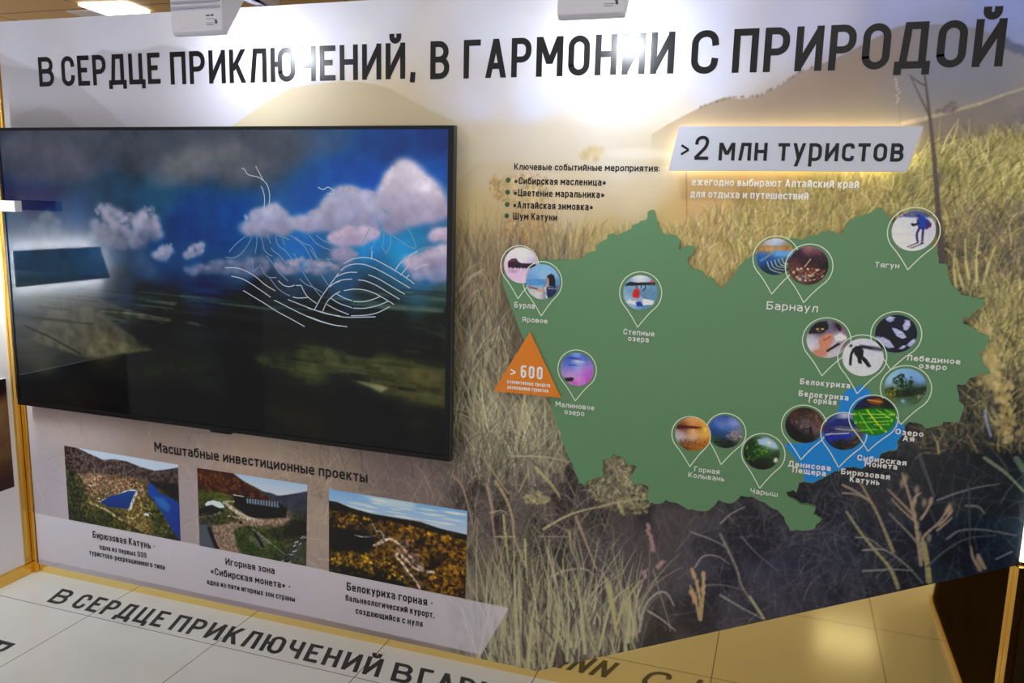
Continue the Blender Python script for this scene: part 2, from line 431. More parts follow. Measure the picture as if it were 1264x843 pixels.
def text_geo(s, s_w=.15, gap=.15, cap=1.0, lower=.74, sx=1.0):
    """lettering in units of cap height with stroke s_w: (verts2d, faces, width); sx stretches the letters, not the strokes"""
    V, Fc = [], []; x = 0.0; lay = [0.0]
    def quad(a, b, c, d):
        k = len(V); lay[0] += 5e-5; V.extend([(p[0], p[1], lay[0]) for p in (a, b, c, d)]); Fc.append((k, k + 1, k + 2, k + 3))
    def ribbon(P, ext):
        P = [P[0]] + [P[i] for i in range(1, len(P)) if np.linalg.norm(P[i] - P[i - 1]) > 1e-5]
        if len(P) < 2: return
        P = [p.copy() for p in P]; h = s_w / 2
        if ext:
            d = P[0] - P[1]; P[0] = P[0] + d / np.linalg.norm(d) * h
            d = P[-1] - P[-2]; P[-1] = P[-1] + d / np.linalg.norm(d) * h
        k = len(V); lay[0] += 5e-5
        for i, p in enumerate(P):
            ds = []
            if i > 0: ds.append((P[i] - P[i - 1]) / np.linalg.norm(P[i] - P[i - 1]))
            if i < len(P) - 1: ds.append((P[i + 1] - P[i]) / np.linalg.norm(P[i + 1] - P[i]))
            t = sum(ds); t = t / np.linalg.norm(t); nn = np.array([-t[1], t[0]])
            mi = h / max(.5, float(np.dot(t, ds[0])))
            V.append((*(p + nn * mi), lay[0])); V.append((*(p - nn * mi), lay[0]))
        for i in range(len(P) - 1): Fc.append((k + 2 * i + 1, k + 2 * i + 3, k + 2 * i + 2, k + 2 * i))
    a = s_w / 2
    for ch in s:
        lay[0] = 0.0
        if ch == ' ': x += .26 * sx; continue
        g = GLY[ch]; low = ch.islower(); H = lower if low else cap
        w = g[0] * (.86 if low else 1) * sx
        f = lambda p: np.array([x + a + p[0] * max(w - 2 * a, .001), a + p[1] * (H - 2 * a)])
        for st in g[1:]:
            st = list(st)
            if st[0] == 'h':
                (u0, v0), (u1, v1) = st[1:3]; p, q = f((u0, v0)), f((u1, v1))
                if v0 <= 0: p[1] -= a
                if v0 >= 1: p[1] += a
                if v1 <= 0: q[1] -= a
                if v1 >= 1: q[1] += a
                hw = a * min(1.35, math.hypot(q[0] - p[0], q[1] - p[1]) / max(1e-3, abs(q[1] - p[1])))
                e = np.array([hw, 0]); quad(p - e, p + e, q + e, q - e)
            elif st[0] == 'b':
                ribbon([f(st[1]), f(st[2])], False)
            else:
                closed = st[-1] == 'c'
                if closed: st = st[:-1]
                pts = [tuple(f(p[:2])) + tuple(p[2:]) for p in st]
                path = rounded(pts, closed, .5 * max(w - 2 * a, .05))
                if closed: ribbon([p for p, _ in path] + [path[1][0]], False)
                else:
                    cur = [path[0][0]]
                    for i in range(1, len(path)):
                        cur.append(path[i][0])
                        if path[i][1] == 0 and i < len(path) - 1:
                            ribbon(cur, True); cur = [path[i][0]]
                    ribbon(cur, True)
        x += w + gap * (.9 if low else 1) * min(1, .5 + sx / 2)
    return V, Fc, x - gap
def wall_text(mb, s, pl, xr, cap_px, y, s_w=.15, gap=.15, lower=.74, lean=0.0):
    """one line on the plane Y=y: pl = left end of the baseline (px), xr = right end (px), cap height in px"""
    x0, z0 = W(pl[0], pl[1], y); H = W(pl[0], pl[1] - cap_px, y)[1] - z0
    d = ray(xr, pl[1]); # right end: same height z0, photograph column xr
    lo, hi = x0, x0 + 3
    for _ in range(40):
        mid = (lo + hi) / 2
        c = R.T @ np.array([mid, CH - z0, D + y])
        if CX + F * c[0] / c[2] < xr: lo = mid
        else: hi = mid
    target = (lo - x0) / H
    sx = 1.0
    for _ in range(12):
        V, Fc, w = text_geo(s, s_w, gap, lower=lower, sx=sx); sx *= 1 + (target / w - 1) * 1.05; sx = max(.3, min(4, sx))
    V, Fc, w = text_geo(s, s_w, gap, lower=lower, sx=sx)
    mb.add([(x0 + (v[0] + lean * v[1]) * H, y - v[2], z0 + v[1] * H) for v in V], Fc)
def text_obj(name, lines, material, parent, y, label=None, **kw):
    """one mesh per printed line"""
    for l in lines:
        mb = MB(); wall_text(mb, l[0], l[1], l[2], l[3], y, **kw)
        o = mesh_obj(name, mb.v, mb.f, material); child(parent, o)
        if label: o['label'] = label

# ------------------------------------------------------------------ the room
ZT = CH + .617; ZB = CH - 1.548; XL, XR = -2.874, .668; WL, WR = -2.905, .680
T = .567                                                        # floor tile module
fl = mesh_obj('floor', [(WL - .6, -9, 0), (7, -9, 0), (7, 6, 0), (WL - .6, 6, 0), (-9, -9, 0), (-9, 6, 0)], [(0, 1, 2, 3), (4, 0, 3, 5)], None)
def tile_mat():
    m = noisy(mat('white_floor_tile', rgb(207, 207, 204), .13, spec=.5), 4, .05, 0)
    nt = m.node_tree; p = nt.nodes['Principled BSDF']; src = p.inputs['Base Color'].links[0].from_socket
    tc = nt.nodes.new('ShaderNodeTexCoord'); sp = nt.nodes.new('ShaderNodeSeparateXYZ'); nt.links.new(tc.outputs['Object'], sp.inputs[0])
    def N(op, a, b):
        n = nt.nodes.new('ShaderNodeMath'); n.operation = op
        for i, v in enumerate((a, b)):
            if isinstance(v, (int, float)): n.inputs[i].default_value = v
            else: nt.links.new(v, n.inputs[i])
        return n.outputs[0]
    def near(o, off):
        q = N('FLOORED_MODULO', N('ADD', o, off), T); return N('LESS_THAN', N('ABSOLUTE', N('SUBTRACT', q, T / 2), 0), T / 2 - .0016)
    k = N('MULTIPLY', near(sp.outputs[0], .13 + 20 * T), near(sp.outputs[1], .21 + 20 * T))
    mx = nt.nodes.new('ShaderNodeMix'); mx.data_type = 'RGBA'; mx.inputs[6].default_value = rgb(96, 90, 82)
    nt.links.new(k, mx.inputs[0]); nt.links.new(src, mx.inputs[7]); nt.links.new(mx.outputs[2], p.inputs['Base Color'])
    return m
fl.data.materials.append(tile_mat()); tag(fl, kind='structure', label='glossy off-white tiled floor with thin dark joints')
def ceil_mat():
    m = noisy(mat('tan_ceiling', rgb(214, 170, 108), .55), 3, .05)
    nt = m.node_tree; p = nt.nodes['Principled BSDF']; src = p.inputs['Base Color'].links[0].from_socket
    tc = nt.nodes.new('ShaderNodeTexCoord'); b = nt.nodes.new('ShaderNodeTexBrick'); b.offset = 0
    b.inputs['Scale'].default_value = 1; b.inputs['Brick Width'].default_value = 1.2; b.inputs['Row Height'].default_value = 1.2; b.inputs['Mortar Size'].default_value = .012
    b.inputs['Mortar'].default_value = rgb(120, 88, 50); nt.links.new(tc.outputs['Object'], b.inputs['Vector'])
    nt.links.new(src, b.inputs['Color1']); nt.links.new(src, b.inputs['Color2']); nt.links.new(b.outputs['Color'], p.inputs['Base Color'])
    return m
ZC = CH + 1.6
cl = MB().box(-12, 7, -9, 12, ZC, ZC + .05).build('ceiling', ceil_mat()); tag(cl, kind='structure', label='tan hall ceiling above the display wall')
w = MB().box(WL - .06, WR + .06, .0045, .07, 0, ZT - .01).build('wall_back', M['gold']); tag(w, kind='structure', label='gold mirrored wall behind the mural, bare below its slanted edge')
w = MB().box(WL - .06, WL, -1.75, .004, 0, ZT - .01).build('wall_left', M['white_wall']); tag(w, kind='structure', label='white side wall at the left end')
# dark side wall at the right, its free edge slanted
ye0, ze0 = on_x(1145, 785, WR); ye1, ze1 = on_x(1160, 718, WR)
sl = (ye1 - ye0) / (ze1 - ze0)
w = MB().prism_x([(.004, 0), (-ye0, 0), (-ye0 - sl * 1.0, 1.0), (.004, 1.0)], WR, WR + .05).build('wall_right', M['dark_wall']); tag(w, kind='structure', label='low dark brown side wall at the right end')
w = MB().box(-12, 7, 6, 6.1, 0, ZC).build('wall_far', noisy(mat('beige_hall_wall', rgb(206, 190, 165), .6), 2, .04)); tag(w, kind='structure', label='beige far wall of the hall behind the display')
b = MB().box(WL, WL + .012, -1.75, -.012, 0, .048).build('baseboard_left', M['trim']); tag(b, kind='structure', label='gold skirting along the left wall')
b = MB().box(WR - .008, WR, -ye0, -.02, 0, .03).build('baseboard_right', M['trim']); tag(b, kind='structure', label='thin gold skirting along the dark wall')
t = MB().box(WL + .001, XL - .004, -.012, .004, 0, ZT - .012).build('trim_1', M['trim'], bevel=.002); tag(t, kind='structure', label='gold corner strip at the left edge of the mural')
t = MB().box(WL, WL + .01, -.040, -.013, .05, ZT - .012).build('trim_2', M['trim'], bevel=.002); tag(t, kind='structure', label='gold corner strip on the left wall')
gx0 = at(1237, 843, -.03)[0]; gx1 = at(1249, 843, -.03)[0]; zg = at(1258, 700, -.03)[2]
t = MB().box(gx0, WR - .001, -.034, .003, 0, zg).build('trim_3', M['trim'], bevel=.002); tag(t, kind='structure', label='gold corner post below the right end of the mural')

# ceiling lights
def ceiling_light(c, label):
    e = empty('ceiling_light', (sum(p[0] for p in c) / 4, sum(p[1] for p in c) / 4, ZC - .02))
    cx_, cy_ = e.location.x, e.location.y
    out = [((p[0] - cx_) * 1.06 + cx_, (p[1] - cy_) * 1.06 + cy_) for p in c]
    f = MB().add([(x, y, ZC - .010) for x, y in out] + [(x, y, ZC) for x, y in out], [(0, 1, 2, 3), (7, 6, 5, 4)] + [(i, 4 + i, 4 + (i + 1) % 4, (i + 1) % 4) for i in range(4)])
    f.build('frame', M['frame'], e)
    d = MB().add([(x, y, ZC - .020) for x, y in c] + [(x, y, ZC - .010) for x, y in c], [(0, 1, 2, 3), (7, 6, 5, 4)] + [(i, 4 + i, 4 + (i + 1) % 4, (i + 1) % 4) for i in range(4)]).build('diffuser', M['panel'], e)
    tag(e, label, 'ceiling light', 'square ceiling panels')
ceiling_light([on_z(97, 7, ZC - .02), on_z(156, 5, ZC - .02), on_z(185, 16, ZC - .02), on_z(135, 20, ZC - .02)], 'square lit panel in the tan ceiling, seen over the top edge of the mural')
for i, (x, y) in enumerate([(-2.2, -1.7), (0.1, -1.7), (2.4, -1.7), (-2.2, -3.6), (0.1, -3.6), (2.4, -3.6), (-1.4, -6.8), (.96, -6.8), (3.3, -6.8)]):  # unseen panels added to light the mural, far row for the floor glint
    h = .3
    ceiling_light([(x - h, y - h), (x + h, y - h), (x + h, y + h), (x - h, y + h)],
                  'added unseen lit ceiling panel before the mural, %s one of the %s row' % (('left', 'middle', 'right')[i % 3], ('near', 'second', 'far')[i // 3]))
# pale batten at the top, beside the left floodlight
p0, p1, p2, p3 = on_z(303, -6, ZC - .03), on_z(330, 7, ZC - .03), on_z(345, 5, ZC - .03), on_z(320, -8, ZC - .03)
bt = MB().add([(x, y, ZC - .03) for x, y in (p0, p1, p2, p3)] + [(x, y, ZC) for x, y in (p0, p1, p2, p3)],
              [(0, 1, 2, 3), (7, 6, 5, 4)] + [(i, 4 + i, 4 + (i + 1) % 4, (i + 1) % 4) for i in range(4)]).build('ceiling_batten', M['frame'])
tag(bt, 'pale metal batten under the tan ceiling beside the left floodlight', 'ceiling strip')

# ------------------------------------------------------------------ the mural
mural = empty('mural_panel', ((XL + XR) / 2, 0, ZB))
tag(mural, 'huge printed mural of hills and tall grass with black slogan lettering across the top', 'mural')
XV = -.688; ZV = CH - 1.556; ZE = at(1258, 697, 0)[2]
MB().prism([(XL, ZB), (XV, ZV), (XR, ZE), (XR, ZT), (XL, ZT)], 0, .004).build('backing_board', M['board'], mural, ngon=True)

cv = Canvas(XL - .01, XR + .01, ZV - .01, ZT + .01, .0026)
S = [  # px, py, r, g, b
 (20, 45, 186, 186, 198), (130, 40, 193, 193, 206), (300, 60, 204, 204, 214), (450, 30, 206, 206, 220), (600, 25, 206, 206, 220), (860, 20, 200, 200, 222), (1000, 25, 190, 190, 216),
 (1120, 12, 160, 165, 208), (1250, 10, 142, 154, 208), (700, 60, 206, 206, 218), (880, 90, 202, 201, 215),
 (20, 130, 172, 169, 172), (100, 120, 184, 181, 189), (250, 130, 195, 191, 198), (350, 130, 200, 194, 194), (480, 140, 196, 180, 150), (590, 130, 200, 196, 204), (660, 125, 200, 199, 212), (760, 140, 203, 202, 212),
 (590, 175, 196, 178, 150), (680, 170, 200, 187, 168), (760, 170, 202, 193, 180), (820, 150, 200, 190, 178),
 (600, 210, 190, 174, 144), (680, 200, 194, 181, 158), (780, 195, 204, 196, 182), (590, 255, 188, 166, 118), (700, 240, 202, 182, 148), (790, 240, 206, 186, 152), (850, 262, 198, 164, 112), (930, 262, 186, 150, 92),
 (590, 300, 178, 152, 104), (650, 285, 184, 154, 106), (740, 300, 188, 164, 112), (830, 280, 196, 168, 110), (900, 310, 188, 164, 98), (590, 335, 146, 124, 84),
 (580, 400, 124, 109, 88), (620, 430, 108, 97, 86), (600, 520, 100, 93, 84), (660, 560, 94, 88, 82), (600, 620, 94, 85, 82), (700, 620, 92, 82, 80), (800, 650, 82, 75, 76), (640, 720, 106, 98, 80), (650, 790, 116, 106, 78), (750, 720, 80, 74, 78), (760, 780, 90, 84, 76),
 (900, 700, 70, 68, 80), (1050, 650, 54, 56, 70), (1150, 650, 47, 54, 69), (1230, 620, 54, 68, 80), (1240, 560, 56, 61, 68), (1200, 680, 45, 50, 62), (980, 680, 62, 62, 76),
 (1180, 175, 136, 126, 112), (1220, 205, 166, 152, 84), (1200, 250, 148, 134, 66), (1220, 300, 118, 108, 66), (1200, 350, 100, 88, 68), (1230, 420, 138, 128, 84), (1220, 470, 92, 86, 64), (1200, 520, 58, 57, 56), (1130, 225, 150, 134, 78), (1080, 240, 176, 156, 92), (1000, 250, 184, 160, 92),
 (1040, 500, 70, 70, 68), (850, 450, 110, 104, 80),
 (100, 535, 171, 155, 149), (200, 545, 155, 137, 126), (300, 575, 169, 148, 133), (400, 590, 151, 132, 119), (500, 595, 126, 109, 105), (60, 600, 169, 160, 167), (235, 620, 164, 151, 151), (390, 640, 169, 151, 137), (60, 690, 169, 162, 169), (300, 745, 146, 133, 137), (500, 790, 133, 119, 115), (560, 760, 146, 135, 122),
]
cv.field(S)
big = cv.noise(.22, octaves=4, seed=3); cv.a *= (1 + .10 * (big - .5))[..., None]
Wl = lambda pts: [W(*p) for p in pts]
# distant hills, left
cv.fill(Wl([(-20, 55), (0, 65), (13, 72), (50, 88), (72, 97), (100, 75), (127, 61), (147, 64), (173, 62), (200, 55), (227, 59), (253, 74), (283, 86), (317, 83), (350, 96), (420, 104), (470, 160), (-20, 160)]), (158, 155, 164), .003, .62, c2=(182, 178, 186))
cv.fill(Wl([(50, 88), (75, 97), (100, 108), (118, 122), (140, 142), (158, 158), (-20, 160), (-20, 75)]), (148, 145, 151), .005, .6, c2=(164, 161, 165))
cv.fill(Wl([(5, 156), (22, 142), (50, 131), (75, 137), (100, 158)]), (148, 146, 146), .004, .45)
cv.fill(Wl([(280, 160), (330, 125), (360, 108), (420, 100), (446, 101), (463, 104), (483, 110), (503, 121), (530, 135), (560, 149), (600, 190), (560, 230), (280, 230)]), (180, 164, 134), .002, .85, c2=(200, 184, 146))
cv.fill(Wl([(545, 150), (580, 149), (600, 152), (640, 153), (700, 152), (750, 150), (775, 152), (800, 160), (818, 163), (840, 200), (560, 200)]), (196, 182, 164), .008, .5, c2=(200, 190, 172))
# big hill, right
X3 = lambda pts: [W(844 + x / 3.01, y / 3.01) for x, y in pts]
hill = [(-120, 500), (-60, 462), (0, 430), (60, 400), (120, 372), (150, 362), (170, 365), (210, 368), (280, 358), (330, 335), (370, 310), (400, 290), (430, 270), (520, 235), (600, 200), (680, 158), (760, 115), (800, 98), (850, 90), (900, 92), (950, 90), (1000, 96), (1060, 100), (1130, 120), (1180, 145), (1264, 186), (1290, 190), (1290, 520), (-120, 620)]
cv.fill(X3(hill), (134, 124, 124), .0015, .94, c2=(180, 156, 118), noise=.05, nscale=.15)
cv.fill(X3([(860, 90), (950, 90), (1060, 100), (1130, 120), (1264, 186), (1300, 190), (1300, 420), (820, 420), (760, 300)]), (128, 136, 166), .05, .75, c2=(116, 120, 134))
cv.fill(X3([(430, 285), (680, 175), (800, 120), (900, 140), (850, 260), (600, 360), (300, 440), (60, 460)]), (142, 122, 110), .03, .5)
cv.blob(*W(806, 190), .085, .085, (200, 186, 160), .9, 1.0)
for _ in range(60):
    x = rng.uniform(60, 480); k = np.interp(x, [0, 60, 170, 280, 370, 430, 520], [430, 400, 365, 358, 310, 270, 235]); cv.blob(*X3([(x, k - 2)])[0], .003, .004, (120, 105, 95), .5)
for _ in range(90):
    x = rng.uniform(1180, 1264); cv.blob(*X3([(x, 150 + (x - 1180) * .35 + rng.normal(10, 10))])[0], .006, .006, (96, 104, 128), .5)
# fields on the right shoulder
cv.fill(X3([(800, 470), (900, 440), (1000, 415), (1100, 388), (1264, 330), (1300, 325), (1300, 520), (1150, 520), (1000, 548), (900, 570), (820, 560)]), (130, 122, 124), .004, .9, c2=(132, 118, 96), noise=.08, nscale=.06)
cv.line(X3([(815, 458), (900, 440), (1000, 412), (1100, 385), (1180, 355), (1264, 328)]), .012, (196, 178, 140), .55, .005)
cv.line(X3([(940, 555), (1000, 545), (1080, 527), (1150, 508), (1264, 488)]), .020, (186, 164, 134), .75)
cv.fill(X3([(1205, 440), (1264, 395), (1290, 390), (1290, 500), (1225, 495)]), (112, 106, 110), .006, .8, noise=.25, nscale=.02)
cv.dots(X3([(930, 420), (1000, 375), (1020, 400), (1000, 415)]), 30, .003, .007, [(110, 96, 96), (122, 108, 104)], .6)
# warm mist meadow in the middle
cv.fill(Wl([(930, 205), (880, 215), (840, 225), (838, 290), (900, 268), (960, 240), (1010, 222)]), (194, 158, 104), .02, .6)
cv.blob(*W(785, 190), .10, .018, (226, 216, 200), .5)
cv.dots(Wl([(715, 190), (725, 178), (742, 180), (745, 196), (720, 198)]), 40, .006, .012, [(196, 176, 134)], .4)
# pale bush at the left of the list and spreading shrub
X2 = lambda pts: [W(600 + x / 5.496, 190 + y / 5.496) for x, y in pts]
cv.dots(X2([(10, 200), (60, 150), (120, 160), (230, 130), (380, 130), (420, 180), (420, 330), (300, 330), (140, 330), (60, 300)]), 240, .004, .009, [(172, 142, 92), (188, 160, 108), (156, 128, 82), (206, 182, 138)], .38)
cv.dots(X2([(20, 190), (70, 150), (110, 200), (140, 320), (90, 320), (30, 250)]), 120, .0025, .006, [(160, 128, 78), (196, 170, 122), (146, 118, 74)], .6)
X4 = lambda pts: [W(540 + x / 6.02, 280 + y / 6.02) for x, y in pts]
for _ in range(260):
    a = rng.uniform(math.radians(18), math.radians(162)); L = rng.uniform(60, 235) * (1 - .35 * math.sin(a)); x, y = 600 + rng.normal(0, 25), 120 + rng.normal(0, 12)
    b = a + rng.normal(0, .25)
    cv.line(X4([(x, y), (x + L * .5 * math.cos(a), y - L * .5 * math.sin(a)), (x + L * .5 * (math.cos(a) + math.cos(b)), y - L * .5 * (math.sin(a) + math.sin(b)))]), .003, [(150, 112, 68), (176, 138, 88), (198, 166, 116)][rng.integers(3)], .55, .0012)
cv.dots(X4([(420, 60), (480, -30), (600, -90), (760, -60), (900, 20), (880, 80), (700, 60), (640, 110), (540, 110)]), 160, .003, .007, [(156, 118, 72), (178, 142, 92), (206, 176, 130)], .4)
# thin wire
cv.line([W(847, 212), W(848.5, 303)], .002, (112, 86, 62), .8)
# ---- grasses
def gaps(pts, soft, lo, scale, seed):
    q = cv.mask(Wl(pts), soft); i0, i1, j0, j1, mk = q
    n = cv.noise(scale, i0, i1, j0, j1, 4, .55, seed); f = np.clip((n - .36) * 4.5, 0, 1) * (1 - lo) + lo
    cv.a[j0:j1, i0:i1] *= (1 - mk * (1 - f))[..., None]
gaps([(1090, 260), (1150, 200), (1275, 190), (1275, 560), (1180, 560), (1100, 320)], .03, .45, .09, 31)
gaps([(560, 330), (700, 330), (760, 640), (700, 830), (556, 830)], .03, .60, .10, 32)
gaps([(700, 600), (1260, 560), (1260, 760), (700, 840)], .03, .72, .16, 33)
gaps([(900, 240), (1100, 210), (1100, 320), (900, 360)], .03, .72, .06, 34)
straw = [(206, 184, 126), (188, 163, 102), (168, 140, 86), (216, 198, 146), (146, 120, 74)]
olive = [(186, 174, 106), (164, 152, 84), (204, 193, 130), (112, 104, 60), (136, 126, 72), (194, 180, 112)]
pale = [(180, 172, 138), (164, 156, 124), (198, 190, 156), (138, 128, 106)]
tanb = [(164, 144, 110), (146, 128, 100), (184, 168, 130), (116, 103, 84), (96, 86, 76)]
grass(cv, (560, 296, 640, 330), 500, (8, 22), (88, 14), .4, (.6, 1.4), tanb + straw[:2], .55)
grass(cv, (655, 292, 800, 326), 900, (10, 26), (89, 8), .2, (.6, 1.5), straw, .6)
grass(cv, (800, 262, 930, 365), 2300, (10, 26), (84, 13), .35, (.6, 1.6), straw, .75, poly=[(800, 300), (840, 285), (880, 265), (935, 262), (935, 325), (895, 362), (850, 335), (815, 300)])
grass(cv, (905, 222, 1150, 330), 3200, (10, 28), (80, 20), .5, (.7, 1.8), straw + olive[:3], .75, poly=[(905, 262), (1000, 232), (1060, 214), (1150, 190), (1165, 330), (1095, 300), (1085, 268), (1010, 300), (900, 350)])
grass(cv, (1095, 172, 1275, 300), 3600, (12, 34), (66, 20), .5, (.8, 2.2), olive, .75, poly=[(1090, 235), (1150, 190), (1275, 168), (1275, 300), (1110, 300)])
grass(cv, (1100, 185, 1275, 300), 420, (18, 44), (66, 16), .4, (.8, 1.8), [(214, 204, 146), (200, 190, 124)], .85)
for q in [(1120, 215, .03, .03), (1125, 232, .022, .02), (1175, 215, .03, .012), (1205, 208, .025, .01)]: cv.blob(*W(q[0], q[1]), q[2], q[3], (92, 92, 74), .6)
grass(cv, (1100, 200, 1275, 290), 700, (12, 30), (66, 20), .5, (.8, 2.0), olive, .8)
cv.fill(Wl([(1180, 300), (1200, 285), (1235, 270), (1264, 250), (1280, 250), (1280, 340), (1215, 350), (1190, 340)]), (70, 74, 74), .02, .7)
grass(cv, (1160, 265, 1275, 370), 1100, (12, 36), (74, 30), .6, (.8, 2.0), [(178, 160, 96), (150, 134, 88), (120, 108, 80), (196, 178, 124), (84, 80, 72), (130, 112, 104)], .75)
for x, y, L, a in [(1197, 350, 55, 100), (1206, 352, 62, 92), (1214, 350, 48, 76), (1190, 358, 40, 108), (1180, 356, 46, 96)]:
    cv.line([W(x, y), W(x + L * .5 * math.cos(math.radians(a)), y - L * .5 * math.sin(math.radians(a))), W(x + L * math.cos(math.radians(a - 4)), y - L * math.sin(math.radians(a - 4)))], .0085, (206, 194, 128), .95, .002)
grass(cv, (1185, 360, 1275, 470), 1500, (14, 46), (70, 25), .5, (.9, 2.6), [(190, 176, 112), (168, 154, 96), (206, 194, 134), (132, 120, 80), (96, 90, 66)], .85, poly=[(1185, 395), (1215, 362), (1275, 355), (1275, 470), (1225, 470), (1205, 410)])
cv.fill(Wl([(1115, 540), (1160, 528), (1185, 520), (1186, 480), (1215, 462), (1230, 470), (1240, 520), (1270, 540), (1270, 640), (1050, 640), (1060, 590)]), (54, 54, 56), .015, .75)
grass(cv, (1120, 455, 1275, 560), 700, (10, 36), (110, 35), .5, (.8, 2.2), [(180, 166, 110), (150, 136, 92), (110, 102, 80), (74, 72, 66)], .75, poly=[(1120, 530), (1185, 500), (1200, 465), (1235, 455), (1275, 440), (1275, 560), (1130, 560)])
for px_, py0, py1 in [(1213, 400, 470), (1236, 470, 545), (1222, 440, 480)]:           # seed heads
    for _ in range(70):
        y = rng.uniform(py0, py1); cv.blob(*W(px_ + (y - py0) * .12 + rng.normal(0, 6), y), rng.uniform(.004, .009), rng.uniform(.006, .012), [(190, 168, 112), (168, 146, 94), (206, 186, 130)][rng.integers(3)], .75)
cv.line(Wl([(1216, 507), (1217, 515), (1219, 525), (1223, 538)]), .008, (150, 156, 176), .9, .006)
# left column of tall dry grass between the screen and the map
grass(cv, (556, 322, 720, 480), 1700, (24, 80), (91, 9), .18, (.8, 2.4), tanb, .5)
for a in range(16):
    x, y = 568 + rng.normal(0, 4), 352 + rng.normal(0, 14); cv.line(Wl([(x, y + 10), (x + 10, y - 6), (x + 24, y - 14), (x + 34, y - 8)]), .003, (196, 186, 156), .45, .0015)
grass(cv, (556, 400, 700, 600), 900, (26, 80), (92, 15), .3, (.8, 2.4), pale + [(84, 78, 72), (104, 96, 80)], .7)
grass(cv, (580, 500, 700, 600), 260, (40, 100), (90, 17), .35, (1.4, 3.0), pale[:3], .85)
# dark field of dry stalks at the bottom
grass(cv, (556, 560, 760, 720), 900, (20, 70), (95, 34), .6, (.7, 1.8), [(140, 130, 116), (120, 110, 104), (160, 150, 124), (74, 68, 70)], .6)
grass(cv, (690, 580, 1110, 790), 1900, (12, 60), (100, 60), .5, (.6, 1.4), [(118, 112, 112), (104, 99, 102), (136, 130, 126), (60, 56, 62)], .42)
grass(cv, (1000, 520, 1275, 740), 520, (16, 70), (110, 50), .6, (.6, 1.8), [(96, 100, 106), (84, 88, 94), (120, 122, 122), (44, 46, 54)], .42)
cv.dots(Wl([(725, 595), (745, 565), (770, 565), (800, 600), (800, 632), (770, 636), (730, 615)]), 420, .003, .008, [(186, 176, 124), (160, 148, 102), (120, 110, 84), (92, 84, 70)], .7)
grass(cv, (722, 565, 802, 634), 300, (6, 18), (90, 70), .6, (.7, 1.6), pale, .85, poly=[(722, 600), (745, 565), (770, 565), (802, 600), (800, 634), (740, 620)])
cv.smooth = True
X5 = lambda pts: [W(540 + x / 5.27, 560 + y / 5.27) for x, y in pts]
for p_, w_, c_ in [([(690, 490), (830, 410), (940, 370), (1054, 345)], .009, (190, 180, 138)), ([(100, 140), (160, 210), (200, 340), (230, 470)], .012, (164, 140, 116)), ([(200, 190), (250, 140)], .008, (170, 156, 120)),
                   ([(320, 200), (350, 320), (360, 450), (390, 690)], .014, (160, 136, 122)), ([(380, 180), (450, 300), (490, 430), (500, 540), (560, 720)], .012, (176, 156, 120)), ([(340, 385), (420, 370), (460, 400)], .006, (180, 166, 130)),
                   ([(380, 540), (490, 540)], .008, (186, 172, 134)), ([(655, 538), (850, 540)], .006, (160, 150, 136)), ([(700, 420), (870, 520)], .006, (150, 140, 128)), ([(900, 410), (960, 560), (1030, 740), (1054, 800)], .010, (170, 146, 122)),
                   ([(860, 500), (870, 620), (930, 740)], .009, (168, 152, 124)), ([(740, 800), (830, 760), (960, 750), (1020, 790)], .009, (186, 166, 150)), ([(480, 15), (700, 20), (860, 55)], .006, (190, 180, 140)), ([(300, 30), (440, 230), (470, 260)], .008, (170, 156, 116)),
                   ([(640, 90), (750, 210), (800, 290)], .011, (180, 172, 122)), ([(530, 250), (590, 120)], .007, (180, 170, 126)), ([(570, 560), (575, 700), (585, 840)], .009, (190, 182, 130)), ([(430, 400), (445, 560), (465, 720)], .010, (186, 178, 124))]:
    cv.line(X5(p_), w_, c_, .8, w_ * .4)
cv.dots(X5([(560, 270), (640, 235), (730, 290), (700, 330), (580, 320)]), 70, .004, .009, [(180, 170, 126), (150, 140, 108)], .6)
# big pale blades in front
for _ in range(420):
    x = rng.uniform(585, 790); yb = 800 + rng.uniform(-20, 40) - max(0, x - 665) * .20; L = rng.uniform(40, 150) * (1 if x < 740 else .7); a = math.radians(rng.normal(93, 13)); b = rng.normal(0, .22)
    pts = [(x + L * t * math.cos(a + b * t), yb - L * t * math.sin(a + b * t)) for t in (0, .3, .6, .85, 1)]
    cv.line(Wl(pts), rng.uniform(.003, .011), np.array([(174, 166, 132), (158, 150, 120), (190, 182, 148), (140, 131, 110), (112, 104, 96), (84, 78, 78)][rng.integers(6)]), .75, .0015)
for p_, w_ in [([(640, 820), (636, 740), (634, 660)], .022), ([(652, 830), (656, 770), (668, 710)], .018), ([(700, 815), (702, 750), (694, 690)], .014), ([(722, 806), (716, 740), (706, 700)], .016), ([(740, 800), (755, 745), (782, 720)], .014), ([(775, 792), (778, 750), (776, 725)], .016), ([(590, 818), (600, 770), (612, 700)], .012), ([(680, 822), (690, 760), (672, 700)], .016)]:
    cv.line(Wl(p_), w_ * .8, (184, 176, 136), .85, .002)
X6 = lambda pts: [W(740 + x / 4.682, 600 + y / 4.682) for x, y in pts]
